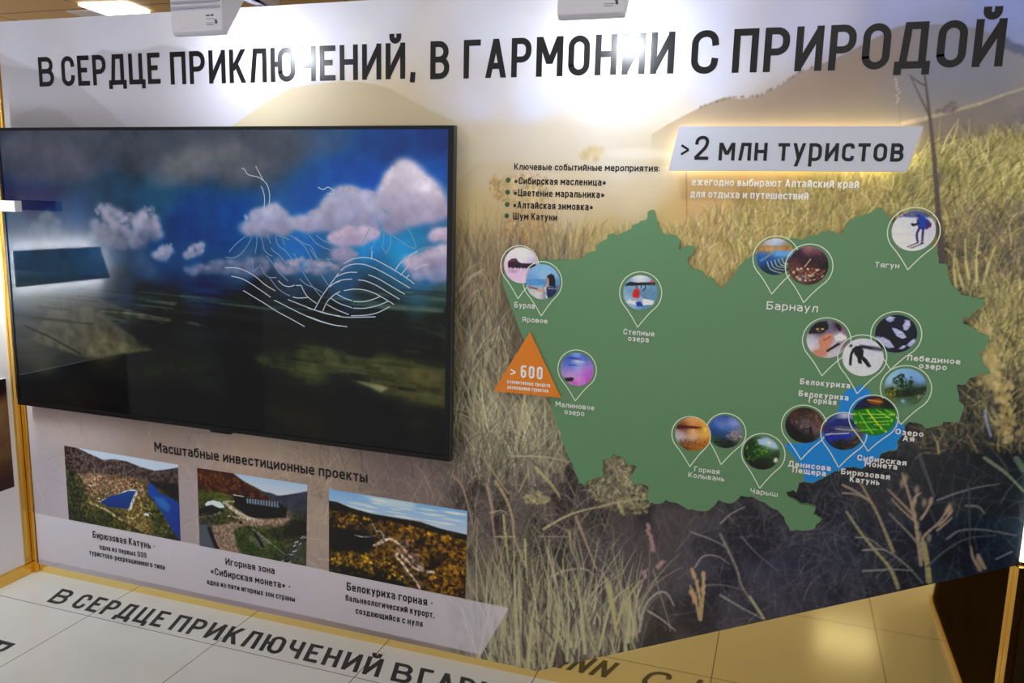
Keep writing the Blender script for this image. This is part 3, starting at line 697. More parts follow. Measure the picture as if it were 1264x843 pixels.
for p_, w_, c_ in [([(275, 650), (290, 450), (290, 340)], .005, (128, 116, 116)), ([(230, 840), (260, 700), (330, 620), (390, 620), (430, 690)], .009, (170, 162, 150)), ([(90, 820), (170, 640), (240, 545)], .010, (178, 168, 124)), ([(310, 480), (350, 620), (400, 780), (410, 840)], .005, (150, 140, 132)),
                   ([(280, 720), (360, 770), (440, 835)], .008, (168, 160, 150)), ([(550, 470), (600, 405), (680, 405), (750, 450)], .006, (150, 144, 144)), ([(530, 265), (640, 305), (740, 355)], .006, (150, 144, 144)), ([(700, 280), (790, 470), (830, 590), (950, 765)], .009, (140, 134, 122)),
                   ([(700, 630), (800, 690), (940, 765)], .008, (150, 146, 140)), ([(870, 640), (950, 765)], .012, (176, 166, 126)), ([(700, 215), (760, 160), (840, 120)], .007, (140, 134, 134)), ([(440, 380), (560, 240)], .005, (112, 106, 108)), ([(820, 290), (900, 380), (1030, 490)], .005, (122, 118, 120)),
                   ([(610, 570), (720, 572), (830, 600)], .005, (122, 118, 118)), ([(0, 120), (120, 90), (280, 70)], .009, (170, 160, 128)), ([(40, 540), (70, 700), (100, 840)], .012, (178, 170, 122)), ([(60, 570), (85, 730), (95, 840)], .012, (178, 170, 122)), ([(160, 680), (180, 840)], .012, (178, 170, 122))]:
    cv.line(X6(p_), w_, c_, .8, w_ * .5)
for (xa, ya), (xb, yb), n in [((278, 220), (315, 375), 26), ((335, 470), (372, 435), 14), ((255, 490), (262, 530), 8)]:
    for k in range(n):
        t = k / max(1, n - 1); cv.blob(*X6([(xa + (xb - xa) * t + rng.normal(0, 5), ya + (yb - ya) * t)])[0], .006, .006, [(178, 146, 140), (158, 126, 124)][k % 2], .75)
for p_ in [[(580, 770), (560, 680), (525, 575)], [(582, 770), (580, 640), (540, 480)], [(585, 770), (600, 620), (600, 500)]]:
    cv.line(X6(p_), .010, (176, 150, 108), .9, .006)
    for k in range(16): 
        t = rng.random(); cv.blob(*X6([(p_[2][0] + (p_[1][0] - p_[2][0]) * t + rng.normal(0, 5), p_[2][1] + (p_[1][1] - p_[2][1]) * t)])[0], .005, .008, (190, 158, 118), .8)
X7 = lambda pts: [W(1040 + x / 4.96, 560 + y / 4.96) for x, y in pts]
tw = (172, 150, 126)
for p_, w_, c_ in [([(480, 680), (460, 520), (440, 380), (400, 230), (365, 120)], .010, tw), ([(500, 650), (490, 520), (590, 420), (655, 320)], .009, tw), ([(530, 780), (515, 640), (500, 540)], .016, (168, 160, 106)), ([(340, 820), (290, 700), (190, 580), (110, 480), (25, 355)], .011, (160, 152, 112)),
                   ([(310, 600), (270, 500), (210, 360), (150, 250), (100, 160)], .010, (156, 142, 108)), ([(0, 190), (80, 230), (160, 280)], .007, (176, 152, 132)), ([(0, 240), (90, 250), (170, 295)], .006, (164, 144, 130)), ([(440, 380), (340, 280), (275, 215)], .007, tw), ([(450, 420), (360, 340), (300, 275)], .006, tw),
                   ([(470, 560), (400, 480), (285, 365)], .007, (150, 136, 120)), ([(440, 300), (450, 260), (480, 240)], .008, tw), ([(480, 400), (520, 340), (550, 270)], .008, tw), ([(590, 440), (640, 390), (672, 345)], .007, tw), ([(580, 470), (640, 420), (672, 390)], .006, tw), ([(840, 710), (800, 640), (785, 565)], .008, tw), ([(840, 710), (830, 640)], .016, (150, 132, 112)), ([(870, 700), (830, 620)], .012, tw),
                   ([(580, 285), (700, 240), (830, 205), (960, 185)], .006, (128, 128, 130)), ([(870, 25), (1000, 120), (1110, 230)], .010, (130, 144, 120)), ([(755, 318), (830, 325), (870, 365)], .007, (128, 128, 128)), ([(640, 520), (720, 470), (860, 465), (1060, 500)], .007, (118, 122, 126)), ([(940, 645), (1035, 600)], .006, (130, 128, 132)),
                   ([(300, 610), (400, 690), (490, 790)], .006, (136, 132, 126)), ([(125, 590), (240, 585), (300, 610)], .006, (150, 144, 140)), ([(125, 718), (300, 708), (430, 715)], .006, (150, 144, 140)), ([(80, 512), (160, 520), (260, 590)], .005, (150, 144, 130)), ([(520, 690), (620, 600), (760, 520), (940, 500)], .007, (90, 94, 100)), ([(775, 200), (780, 560)], .006, (84, 88, 94)), ([(470, 0), (560, 260)], .008, (92, 96, 98)), ([(1110, 100), (1065, 30)], .02, (100, 120, 100))]:
    cv.line(X7(p_), w_, c_, .85, w_ * .55)
for x, y in [(655, 325), (640, 350), (660, 352), (540, 290), (500, 300), (440, 290), (430, 320), (455, 220), (365, 180), (385, 150), (440, 380), (455, 440), (470, 500), (530, 515)]:
    cv.blob(*X7([(x, y)])[0], .007, .014, (180, 154, 128), .7)
# sapling stem
sap = (92, 80, 76)
cv.line(Wl([(1163, 330), (1161, 295), (1158, 262), (1155.5, 225), (1150, 165), (1146, 130), (1141, 88)]), .018, sap, .95, .004)
cv.line(Wl([(1147, 142), (1135, 118), (1123, 92)]), .005, sap, .9, .002); cv.line(Wl([(1142, 106), (1132, 100), (1124, 94)]), .004, sap, .9, .002)
cv.line(Wl([(1107, 92), (1109, 120), (1112, 150)]), .003, (140, 124, 110), .6)
for y in range(98, 128, 4): cv.blob(*W(1108 + rng.normal(0, 1.4), y), .003, .004, (196, 180, 160), .8)
cv.blob(*W(1160, 222), .012, .03, (96, 86, 80), .5)
cv.smooth = False
# strip of dry stalks around the photographs
grass(cv, (44, 505, 560, 700), 520, (16, 60), (105, 45), .3, (.5, 1.3), [(196, 182, 166), (180, 164, 150), (112, 98, 94), (210, 198, 178)], .42)
grass(cv, (235, 560, 420, 720), 160, (20, 60), (90, 45), .6, (.8, 1.8), [(206, 186, 150), (190, 170, 138)], .4)
grass(cv, (395, 540, 640, 640), 300, (20, 70), (100, 26), .5, (.8, 1.8), [(150, 134, 116), (130, 114, 104), (176, 162, 132), (94, 80, 80)], .45)
# translucent caption band
cv.fill(Wl([(40, 632.5), (85, 641.4), (223, 668), (378, 698.8), (574, 739), (628, 750.5), (594, 808), (400, 764.5), (283, 740), (40, 688)]), (204, 198, 206), 0, .80, c2=(194, 188, 194))
xs = np.arange(XL, XR + .0013, .0026); xs[-1] = XR
zb = np.where(xs < XV, ZB + (xs - XL) / (XV - XL) * (ZV - ZB), ZV + (xs - XV) / (XR - XV) * (ZE - ZV))
v, q = grid_mesh(xs, zb, np.full_like(xs, ZT), 836, -.0006)
PM = print_mat('laminated_print')
painted('mural_print', cv, v, q, PM, mural)
BK = M['black_ink']
# slogan, one mesh per word
for word, a, b_ in [('В', (49, 107), 67.5), ('СЕРДЦЕ', (77, 106.5), 198.5), ('ПРИКЛЮЧЕНИЙ,', (211, 104.5), 513.5), ('В', (531, 98), 554.5), ('ГАРМОНИИ', (572, 97), 831), ('С', (852, 91.5), 885), ('ПРИРОДОЙ', (903, 90), 1237)]:
    capm = CH + .485; z0 = CH + .373; pb = a[1]
    text_obj('slogan_word', [(word, a, b_, a[1] - (lambda c: CY + F * c[1] / c[2])(R.T @ np.array([at(a[0], a[1])[0], CH - capm, D])))], BK, mural, -.0014, s_w=.158, gap=.14, label='large black word of the slogan')
text_obj('list_heading', [('Ключевые событийные мероприятия:', (634.6, 209.7), 814.3, 8.2)], BK, mural, -.0014, s_w=.17, gap=.13)
for s, p, x, y in [('«Сибирская масленица»', (634.6, 227.3), 748, 222.4), ('«Цветение маральника»', (634, 242), 746, 237.3), ('«Алтайская зимовка»', (633.3, 257), 732, 252.4), ('Шум Катуни', (633.3, 271), 687.3, 266.4)]:
    text_obj('list_item', [(s, p, x, 8.8)], BK, mural, -.0014, s_w=.175, gap=.13)
    c = W(627.4 - (y - 222) * .04, y); r = .0078; n = 20
    bl = mesh_obj('bullet', [(c[0] + r * math.cos(2 * math.pi * k / n), -.0014, c[1] + r * math.sin(2 * math.pi * k / n)) for k in range(n)], [tuple(range(n))], M['green_ink']); child(mural, bl); bl['label'] = 'dark green bullet'
text_obj('white_lettering', [('ежегодно выбирают Алтайский край', (853.8, 228.8), 1060, 9.6), ('для отдыха и путешествий', (852, 243.5), 997.5, 9.6)], M['white_ink'], mural, -.0014, 'white lettering under the backlit sign', s_w=.17, gap=.13)
text_obj('photo_heading', [('Масштабные инвестиционные проекты', (190.8, 557.5), 453.5, 12.2)], BK, mural, -.0014, s_w=.17, gap=.13)
text_obj('caption', [('Бирюзовая Катунь -', (114.6, 663.7), 192, 8.6), ('одна из первых ОЭЗ', (123, 677.7), 181, 6.6), ('туристско-рекреационного типа', (110.4, 684.8), 203.3, 6.6)], BK, mural, -.0014, s_w=.17, gap=.13)
text_obj('caption', [('Игорная зона', (278.4, 697), 339, 8.7), ('«Сибирская монета» -', (260, 708.6), 359, 8.7), ('одна из пяти игорных зон страны', (255.6, 721), 364, 7)], BK, mural, -.0014, s_w=.17, gap=.13)
text_obj('caption', [('Белокуриха горная -', (428, 728.5), 534.8, 10), ('бальнеологический курорт,', (426.6, 741.4), 536.3, 8), ('создающийся с нуля', (439, 757.3), 521.5, 8)], BK, mural, -.0014, s_w=.17, gap=.13)

# ------------------------------------------------------------------ the three photographs printed on the mural
GL = print_mat('photo_print', .28)
def photo(corners, paint, crop, label, nx=300, nz=220):
    c = [W(*p, -.0012) for p in corners]
    xs_ = [p[0] for p in c]; zs_ = [p[1] for p in c]
    k = Canvas(min(xs_) - .01, max(xs_) + .01, min(zs_) - .01, max(zs_) + .01, .0014)
    ox, oy, sc = crop
    P = lambda pts: [W(ox + x / sc, oy + y / sc) for x, y in pts]
    k.smooth = True
    paint(k, P, lambda x, y: W(ox + x / sc, oy + y / sc))
    v, q = quad_sheet(c, nx, nz, -.0012)
    o = painted('printed_photo', k, v, q, GL, mural, gain=PRINT_GAIN * 1.15); o['label'] = label
def specks(k, amount, scale, seed=5):
    land_ = np.clip((k.a[..., 0] * 1.12 - k.a[..., 2]) * 12, 0, 1)[..., None]
    k.a *= 1 + land_ * (amount * (k.noise(scale, octaves=2, seed=seed) - .55) * 2)[..., None]
def photo_a(k, P, Q):
    k.field([(150, 100, 74, 62, 58), (300, 150, 92, 76, 68), (500, 200, 88, 72, 64), (850, 280, 40, 40, 44), (150, 350, 60, 64, 40), (300, 300, 140, 110, 84), (500, 320, 130, 104, 76), (170, 500, 44, 48, 32), (400, 540, 64, 66, 36), (650, 600, 120, 104, 62), (620, 450, 104, 88, 52), (780, 560, 60, 66, 36), (850, 680, 40, 48, 30), (300, 440, 96, 86, 54)], Q)
    k.fill(P([(90, 40), (180, 62), (300, 120), (380, 155), (450, 150), (540, 165), (640, 205), (740, 232), (800, 225), (920, 205), (920, 150)]), (176, 190, 208), .002)
    k.fill(P([(90, 45), (180, 65), (300, 122), (380, 158), (460, 152), (540, 165), (640, 206), (740, 232), (810, 226), (920, 210), (920, 330), (700, 300), (560, 270), (420, 250), (260, 250), (90, 260)]), (78, 66, 64), .002, .85, noise=.3, nscale=.02)
    k.fill(P([(690, 300), (920, 330), (920, 440), (840, 390), (760, 350)]), (34, 38, 42), .004, .9, noise=.3)
    k.dots(P([(230, 270), (440, 260), (560, 280), (690, 340), (660, 400), (440, 380), (340, 430), (230, 350)]), 330, .002, .005, [(150, 116, 90), (184, 150, 116), (120, 92, 66), (200, 190, 176), (92, 84, 60), (150, 90, 66)], .75)
    k.fill(P([(690, 312), (730, 330), (770, 385), (850, 420), (915, 460), (920, 720), (860, 640), (790, 540), (720, 420), (690, 390)]), (24, 68, 140), .002, c2=(20, 52, 118)); k.fill(P([(720, 410), (800, 420), (850, 480), (830, 520), (760, 470)]), (70, 116, 180), .006, .6)
    k.fill(P([(345, 440), (470, 395), (560, 358), (628, 366), (600, 430), (572, 506), (552, 498), (560, 440), (360, 450)]), (206, 200, 190), .001)
    k.fill(P([(362, 446), (420, 410), (560, 370), (608, 370), (580, 430), (556, 496), (450, 482), (420, 480)]), (18, 68, 128), .001, c2=(14, 54, 108))
    k.line(P([(290, 450), (400, 500), (500, 570), (560, 590)]), .010, (150, 138, 100), .9); k.line(P([(620, 390), (645, 470), (640, 520), (590, 560), (545, 550)]), .006, (180, 160, 110), .9); k.line(P([(560, 500), (550, 560)]), .006, (190, 170, 120), .9)
    k.line(P([(650, 480), (700, 500), (720, 470)]), .005, (170, 160, 110), .8); k.fill(P([(655, 535), (690, 515), (720, 530), (700, 548)]), (196, 196, 200), .001)
    k.dots(P([(110, 160), (260, 330), (270, 470), (480, 560), (620, 640), (760, 690), (140, 580)]), 420, .003, .007, [(34, 40, 26), (60, 62, 34), (80, 76, 40), (44, 54, 34)], .7, flat=1.3)
    k.dots(P([(720, 420), (800, 540), (900, 700), (740, 660), (720, 560), (640, 480)]), 170, .003, .007, [(40, 48, 28), (70, 74, 38), (96, 84, 46)], .7)
    specks(k, .6, .008)
def photo_b(k, P, Q):
    k.field([(100, 150, 60, 34, 22), (300, 200, 76, 46, 30), (100, 280, 70, 80, 40), (250, 290, 80, 90, 44), (130, 420, 60, 56, 52), (250, 450, 60, 66, 40), (450, 450, 130, 112, 96), (650, 460, 130, 112, 96), (300, 540, 124, 104, 88), (450, 550, 52, 60, 34), (600, 600, 70, 78, 40), (760, 520, 44, 46, 30), (780, 700, 70, 72, 60), (620, 720, 24, 26, 18), (780, 330, 52, 54, 60), (140, 590, 74, 78, 84)], Q)
    k.fill(P([(320, 130), (400, 190), (540, 262), (640, 290), (760, 285), (850, 260), (850, 200)]), (150, 178, 206), .002, c2=(190, 196, 204))
    k.fill(P([(70, 90), (200, 110), (320, 140), (400, 200), (540, 275), (640, 340), (520, 320), (330, 290), (200, 262), (70, 250)]), (74, 48, 34), .002, noise=.6, nscale=.02)
    k.dots(P([(90, 150), (300, 180), (400, 230), (300, 260), (100, 240)]), 120, .003, .007, [(110, 66, 36), (44, 28, 20), (90, 54, 30)], .6)
    k.fill(P([(530, 265), (580, 270), (640, 295), (700, 285), (850, 258), (850, 400), (700, 380), (600, 330)]), (58, 60, 72), .002, noise=.2)
    k.fill(P([(330, 285), (420, 300), (640, 340), (700, 380), (690, 440), (560, 450), (440, 440), (330, 360)]), (28, 28, 34), .002)
    k.fill(P([(415, 305), (620, 335), (655, 372), (420, 345)]), (66, 72, 84), .001)
    for i in range(12): x = 425 + i * 19; k.line(P([(x, 312 + i * 2), (x, 338 + i * 3)]), .0035, (150, 168, 190), .9)
    k.line(P([(330, 285), (400, 297)]), .004, (200, 200, 200), .9)
    k.fill(P([(130, 350), (150, 330), (190, 322), (240, 335), (270, 372), (230, 378), (180, 352), (140, 362)]), (196, 204, 222), .001); k.fill(P([(90, 385), (160, 360), (230, 376), (270, 395), (180, 420), (95, 410)]), (26, 26, 28), .002, .9)
    k.line(P([(90, 440), (200, 425), (235, 405)]), .008, (110, 104, 100), .9)
    k.line(P([(262, 335), (320, 380), (400, 435), (520, 480)]), .013, (188, 172, 150), .95, .02); k.line(P([(262, 332), (330, 330)]), .008, (160, 160, 120), .9); k.line(P([(290, 430), (380, 445)]), .007, (170, 160, 140), .8)
    k.fill(P([(180, 500), (330, 480), (440, 460), (700, 450), (760, 440), (640, 490), (430, 500), (340, 540), (340, 620), (400, 720), (220, 690)]), (146, 122, 104), .004, .95, c2=(128, 104, 88))
    k.fill(P([(330, 540), (360, 505), (430, 498), (520, 530), (640, 640), (690, 730), (560, 735), (400, 700), (350, 620)]), (58, 68, 36), .003, noise=.2); k.fill(P([(420, 580), (500, 540), (600, 610), (520, 660)]), (92, 94, 78), .002, .8); k.line(P([(480, 560), (500, 590), (530, 640)]), .014, (28, 30, 26), .9); k.line(P([(460, 520), (560, 600), (690, 700)]), .004, (140, 136, 110), .8)
    k.fill(P([(540, 540), (640, 500), (780, 460), (840, 470), (840, 560), (720, 580), (640, 600)]), (38, 40, 26), .006, .8, noise=.4)
    k.fill(P([(85, 490), (170, 500), (200, 640), (90, 640)]), (76, 82, 88), .003); k.line(P([(160, 520), (190, 600), (230, 690)]), .018, (24, 24, 22), .9)
    for i in range(28): t = i / 27; x = 690 + 130 * t + rng.normal(0, 14); y = 750 - 190 * t + rng.normal(0, 10); k.fill(P([(x - 10, y + 3), (x + 8, y - 6), (x + 12, y), (x - 6, y + 10)]), [(150, 160, 180), (30, 34, 44), (200, 204, 210), (60, 66, 80)][i % 4], .0006)
    k.dots(P([(100, 430), (300, 400), (360, 470), (180, 490)]), 50, .003, .006, [(40, 46, 24), (70, 74, 40)], .7)
    k.blob(*Q(378, 478), .008, .006, (20, 18, 16), .95)
    specks(k, .4, .007)
def photo_c(k, P, Q):
    k.field([(150, 350, 40, 34, 20), (250, 420, 30, 32, 40), (200, 250, 70, 58, 26), (450, 320, 84, 62, 22), (600, 330, 110, 80, 28), (800, 450, 110, 80, 24), (200, 520, 130, 98, 30), (400, 540, 110, 82, 26), (200, 600, 36, 34, 20), (450, 640, 34, 32, 18), (620, 650, 82, 64, 44), (800, 650, 100, 72, 24), (560, 470, 110, 84, 62), (900, 720, 70, 50, 18)], Q)
    k.fill(P([(50, 60), (50, 150), (110, 158), (200, 195), (330, 232), (460, 255), (650, 285), (780, 330), (970, 375), (970, 210)]), (112, 160, 214), .002, c2=(176, 190, 214))
    for _ in range(26): x = rng.uniform(180, 900); y = 110 + .16 * x + rng.uniform(-30, 90); k.blob(*Q(x, y), rng.uniform(.02, .06), rng.uniform(.002, .006), (214, 216, 226), .6)
    k.fill(P([(260, 100), (620, 160), (620, 200), (400, 180)]), (216, 218, 226), .008, .6)
    k.fill(P([(50, 145), (110, 155), (200, 192), (330, 230), (460, 253), (650, 283), (780, 328), (970, 372), (970, 410), (760, 360), (560, 300), (330, 262), (180, 225), (50, 200)]), (34, 32, 26), .002, .9, noise=.2)
    k.dots(P([(50, 200), (330, 262), (560, 300), (960, 410), (960, 780), (700, 720), (720, 560), (600, 420), (420, 300), (60, 330)]), 520, .003, .008, [(150, 108, 30), (110, 76, 22), (56, 44, 18), (180, 132, 40), (40, 34, 18)], .6)
    k.fill(P([(60, 330), (200, 340), (360, 380), (350, 440), (280, 470), (60, 470)]), (26, 27, 32), .008, .85, noise=.3)
    k.fill(P([(480, 290), (530, 280), (520, 350), (480, 350)]), (38, 30, 16), .006, .7); k.fill(P([(600, 450), (640, 390), (700, 370), (690, 420), (620, 470)]), (30, 26, 16), .006, .8); k.fill(P([(700, 520), (780, 480), (840, 520), (720, 620)]), (34, 30, 16), .008, .7)
    k.dots(P([(60, 490), (300, 490), (430, 520), (520, 600), (560, 680), (300, 640), (60, 600)]), 330, .003, .007, [(170, 126, 38), (130, 94, 30), (60, 54, 24), (190, 146, 50), (34, 34, 20)], .65)
    k.fill(P([(60, 550), (300, 600), (560, 690), (560, 720), (60, 610)]), (30, 32, 20), .008, .7, noise=.4)
    k.fill(P([(500, 400), (590, 410), (600, 470), (700, 590), (640, 600), (560, 480)]), (124, 98, 84), .006, .8)
    rd = (176, 154, 134)
    k.line(P([(350, 440), (390, 425), (440, 398), (480, 405), (540, 450), (600, 530), (680, 600), (740, 612)]), .010, rd, .95); k.line(P([(680, 600), (620, 590), (560, 530), (520, 495), (495, 500), (540, 560), (600, 640), (650, 715)]), .009, rd, .95)
    k.line(P([(345, 300), (370, 340), (400, 350), (415, 385), (380, 420)]), .008, (150, 140, 130), .9); k.line(P([(230, 372), (290, 382), (360, 375)]), .006, (130, 126, 126), .9)
    specks(k, .75, .010)
photo([(79, 550), (219.6, 573.5), (223, 668), (85, 641.4)], photo_a, (60, 540, 5.62), 'left printed photograph: blue pond and river in a wooded valley', 300, 210)
photo([(243.3, 577.4), (379.5, 598.3), (378, 698.8), (246.4, 673.5)], photo_b, (230, 560, 5.62), 'middle printed photograph: white pavilion, long building and curving drive', 280, 230)
photo([(406, 603.7), (577, 630.8), (574.3, 739), (406, 705.4)], photo_c, (395, 590, 5.27), 'right printed photograph: winding road through yellow autumn hills', 320, 230)

# ------------------------------------------------------------------ the big screen
YS = -.060
x0 = (W(-5, 157, YS)[0] + W(22, 499, YS)[0]) / 2; x1 = (W(559.5, 155, YS)[0] + W(554.5, 569.5, YS)[0]) / 2
z1 = (W(300, 156, YS)[1] + W(559, 154.5, YS)[1]) / 2; z0 = (W(22, 499, YS)[1] + W(555, 570, YS)[1]) / 2
tv = empty('television', ((x0 + x1) / 2, -.03, z0)); tag(tv, 'large black-framed flat screen on the mural, showing clouds over dark fields', 'television')
bx = .009; bz0 = .016; bz1 = .011
b = MB(); o_ = [(x0, z0), (x1, z0), (x1, z1), (x0, z1)]; i_ = [(x0 + bx, z0 + bz0), (x1 - bx - .008, z0 + bz0), (x1 - bx - .008, z1 - bz1), (x0 + bx, z1 - bz1)]
b.add([(x, YS, z) for x, z in o_] + [(x, YS, z) for x, z in i_] + [(x, YS + .022, z) for x, z in o_] + [(x, YS + .004, z) for x, z in i_],
      [(i, (i + 1) % 4, 4 + (i + 1) % 4, 4 + i) for i in range(4)] + [(i, 8 + i, 8 + (i + 1) % 4, (i + 1) % 4) for i in range(4)] + [(4 + i, 4 + (i + 1) % 4, 12 + (i + 1) % 4, 12 + i) for i in range(4)])
b.build('bezel', M['bezel'], tv)
MB().box(x1 - .001, x1 + .0035, YS + .0015, YS + .022, z0, z1).build('side_trim', M['tvside'], tv)
MB().box(x0 + .01, x1 - .01, YS + .008, YS + .026, z0 + .01, z1 - .01).box(x0 + .3, x1 - .3, YS + .026, -.0014, z0 + .18, z1 - .2).build('back_cover', M['bezel'], tv)
sx_ = at(272, 531, YS); MB().prism([(sx_[0] - .05, z0 + .001), (sx_[0] - .042, z0 - .008), (sx_[0] + .042, z0 - .008), (sx_[0] + .05, z0 + .001)], YS + .001, YS + .02).build('sensor_tab', M['bezel'], tv)
sc = Canvas(i_[0][0] - .01, i_[1][0] + .01, i_[0][1] - .01, i_[2][1] + .01, .0026)
M['bezel'].node_tree.nodes['Principled BSDF'].inputs['Specular IOR Level'].default_value = .25
PS_ = lambda x, y: W(x, y, YS + .004)
Ps = lambda pts: [PS_(*p) for p in pts]
sc.field([(10, 170, 36, 38, 50), (60, 185, 58, 60, 70), (110, 175, 66, 68, 76), (170, 190, 50, 54, 58), (250, 185, 78, 82, 88), (330, 180, 76, 82, 92), (410, 175, 58, 80, 112), (480, 175, 40, 66, 116), (540, 175, 40, 62, 112), (60, 225, 24, 42, 74), (20, 240, 8, 32, 72), (130, 235, 40, 64, 84), (200, 240, 40, 78, 104), (270, 235, 20, 66, 116), (340, 235, 34, 76, 122), (420, 210, 30, 74, 138), (460, 230, 22, 72, 146), (540, 215, 34, 78, 146),  # navy patch at left and part of the top grey are painted-in reflections
          (20, 275, 44, 72, 98), (90, 265, 34, 70, 104), (230, 270, 14, 62, 112), (290, 260, 12, 66, 122), (380, 250, 18, 72, 134), (280, 290, 12, 66, 118), (370, 300, 14, 92, 152), (450, 300, 20, 116, 172), (500, 310, 40, 124, 170), (130, 310, 50, 74, 100), (200, 312, 22, 62, 104), (240, 318, 24, 66, 110), (60, 330, 44, 58, 72), (180, 330, 56, 72, 100), (300, 328, 62, 82, 112), (420, 330, 70, 96, 128), (540, 330, 84, 108, 142), (250, 345, 32, 52, 78), (430, 345, 32, 74, 106), (530, 345, 50, 92, 128), (150, 345, 44, 56, 68),
          (60, 368, 46, 54, 50), (180, 362, 34, 42, 42), (320, 362, 26, 36, 36), (450, 362, 30, 48, 48), (540, 362, 50, 66, 62), (60, 400, 62, 60, 52), (120, 420, 66, 62, 50), (200, 400, 26, 26, 26), (210, 380, 40, 42, 36), (300, 390, 24, 28, 28), (400, 385, 20, 26, 22), (480, 390, 28, 36, 32), (545, 390, 36, 44, 34),
          (50, 450, 54, 54, 46), (100, 475, 18, 22, 18), (200, 450, 34, 42, 26), (290, 440, 18, 22, 24), (350, 430, 26, 36, 22), (380, 445, 66, 68, 46), (450, 430, 42, 46, 36), (470, 455, 78, 78, 54), (520, 470, 82, 78, 50), (540, 440, 54, 56, 40), (260, 465, 40, 52, 40), (320, 470, 14, 18, 20), (440, 490, 22, 28, 32), (520, 500, 68, 66, 44), (300, 510, 14, 18, 12), (350, 500, 38, 40, 22), (380, 520, 44, 38, 18), (420, 525, 16, 20, 20), (470, 520, 14, 18, 20), (540, 540, 14, 18, 16), (120, 500, 8, 10, 10), (60, 490, 10, 12, 12), (220, 510, 10, 13, 12), (490, 545, 14, 18, 18)], PS_, 3.4)
nz = sc.noise(.25, octaves=5, sx=2.2, seed=9); sc.a *= (1 + .30 * (nz - .5))[..., None]
land = sc.Z < PS_(300, 352)[1]
sn = sc.noise(.05, octaves=4, sx=7, seed=11); sc.a[land] *= (1 + .7 * (sn - .5))[land][..., None]
# fields
for p_, c_, al in [([(40, 372), (110, 362), (180, 392), (175, 400), (60, 385)], (66, 66, 54), .5), ([(60, 384), (110, 378), (190, 432), (100, 440), (40, 420)], (80, 76, 60), .55), ([(110, 425), (130, 418), (190, 432), (105, 442)], (92, 88, 64), .5), ([(158, 382), (215, 395), (200, 400), (150, 386)], (94, 92, 76), .6), ([(225, 396), (262, 403), (240, 402)], (104, 104, 86), .8), ([(155, 366), (220, 374), (215, 377)], (92, 96, 88), .5),
                   ([(230, 368), (345, 380), (330, 384), (235, 372)], (60, 68, 62), .5), ([(215, 375), (360, 398), (300, 396)], (50, 58, 46), .6), ([(310, 438), (340, 430), (400, 428), (420, 436), (395, 456), (370, 464), (320, 452)], (64, 66, 48), .5), ([(400, 428), (450, 445), (548, 452), (548, 505), (500, 500), (440, 475), (400, 455)], (74, 72, 52), .4), ([(225, 446), (240, 440), (250, 458), (180, 466), (140, 458)], (50, 54, 38), .5), ([(430, 372), (548, 380), (548, 386), (440, 380)], (80, 94, 86), .5), ([(440, 470), (480, 478), (470, 484)], (160, 154, 110), .5)]:
    sc.fill(Ps(p_), c_, .010 if c_ in ((64, 66, 48), (74, 72, 52), (50, 54, 38)) else .003, min(.9, al * 1.25), noise=.35, nscale=.03)
for p_ in [[(160, 395), (210, 405), (200, 420), (270, 440), (170, 425)], [(262, 388), (420, 412), (380, 420), (240, 405)], [(395, 400), (548, 430), (548, 415), (470, 395)], [(250, 455), (440, 490), (548, 505), (548, 525), (300, 500)], [(30, 470), (250, 480), (400, 540), (300, 530), (40, 500)], [(420, 415), (500, 440), (548, 445), (548, 432)]]:
    sc.fill(Ps(p_), (12, 15, 15), .018, .7)
for _ in range(80):
    x = rng.uniform(320, 545); y = rng.uniform(400, 505); L = rng.uniform(14, 60)
    sc.line(Ps([(x, y), (min(548, x + L), y + L * .14)]), rng.uniform(.004, .014), [(30, 34, 28), (18, 22, 22), (90, 90, 64), (64, 66, 50)][rng.integers(4)], .24)
sc.line(Ps([(100, 437), (60, 415), (30, 402)]), .008, (26, 28, 26), .7); sc.line(Ps([(178, 402), (130, 386)]), .006, (30, 32, 28), .7)
for k in range(70):
    x = rng.uniform(30, 540); y = rng.uniform(356, 400); L = rng.uniform(20, 90); sc.line(Ps([(x, y), (x + L, y + L * .10)]), rng.uniform(.003, .008), [(70, 80, 72), (16, 20, 20), (24, 30, 24), (88, 90, 74)][rng.integers(4)], .35)
# clouds
def cloud(poly, n, rr, top=(206, 196, 206), low=(128, 122, 142), alpha=.55, squash=.8):
    p = np.array(poly, float)
    for _ in range(n):
        for _t in range(40):
            x = rng.uniform(p[:, 0].min(), p[:, 0].max()); y = rng.uniform(p[:, 1].min(), p[:, 1].max())
            if inside(x, y, poly): break
        else: continue
        col = [yy for yy in np.linspace(p[:, 1].min(), p[:, 1].max(), 30) if inside(x, yy, poly)]
        t = (y - col[0]) / max(1, (col[-1] - col[0])) if col else .5
        c = np.array(top) * (1 - t) + np.array(low) * t; r = rng.uniform(*rr) * PXM * 1.15
        sc.blob(*PS_(x, y), r, r * squash, c * rng.uniform(.9, 1.1), alpha, 1.3)
    if alpha < .4: return
    for i in range(len(poly)):                      # small puffs along the outline
        (xa, ya), (xb, yb) = poly[i - 1], poly[i]
        if max(ya, yb) > p[:, 1].mean() + .25 * np.ptp(p[:, 1]): continue
        for _ in range(int(math.hypot(xb - xa, yb - ya) / 1.6)):
            t = rng.random(); r = rng.uniform(1.4, 3.6) * PXM
            sc.blob(*PS_(xa + (xb - xa) * t + rng.normal(0, 1.5), ya + (yb - ya) * t + rng.normal(0, 1.8)), r, r * .9, np.array(top) * rng.uniform(.80, 1.0), .45, 1.6)
haze = [(0, 160), (400, 160), (330, 215), (250, 222), (160, 190), (90, 222), (0, 215)]  # grey cloud band, with reflected haze on the glass painted in
cloud(haze, 260, (16, 40), (74, 76, 84), (66, 70, 80), .16, .7)
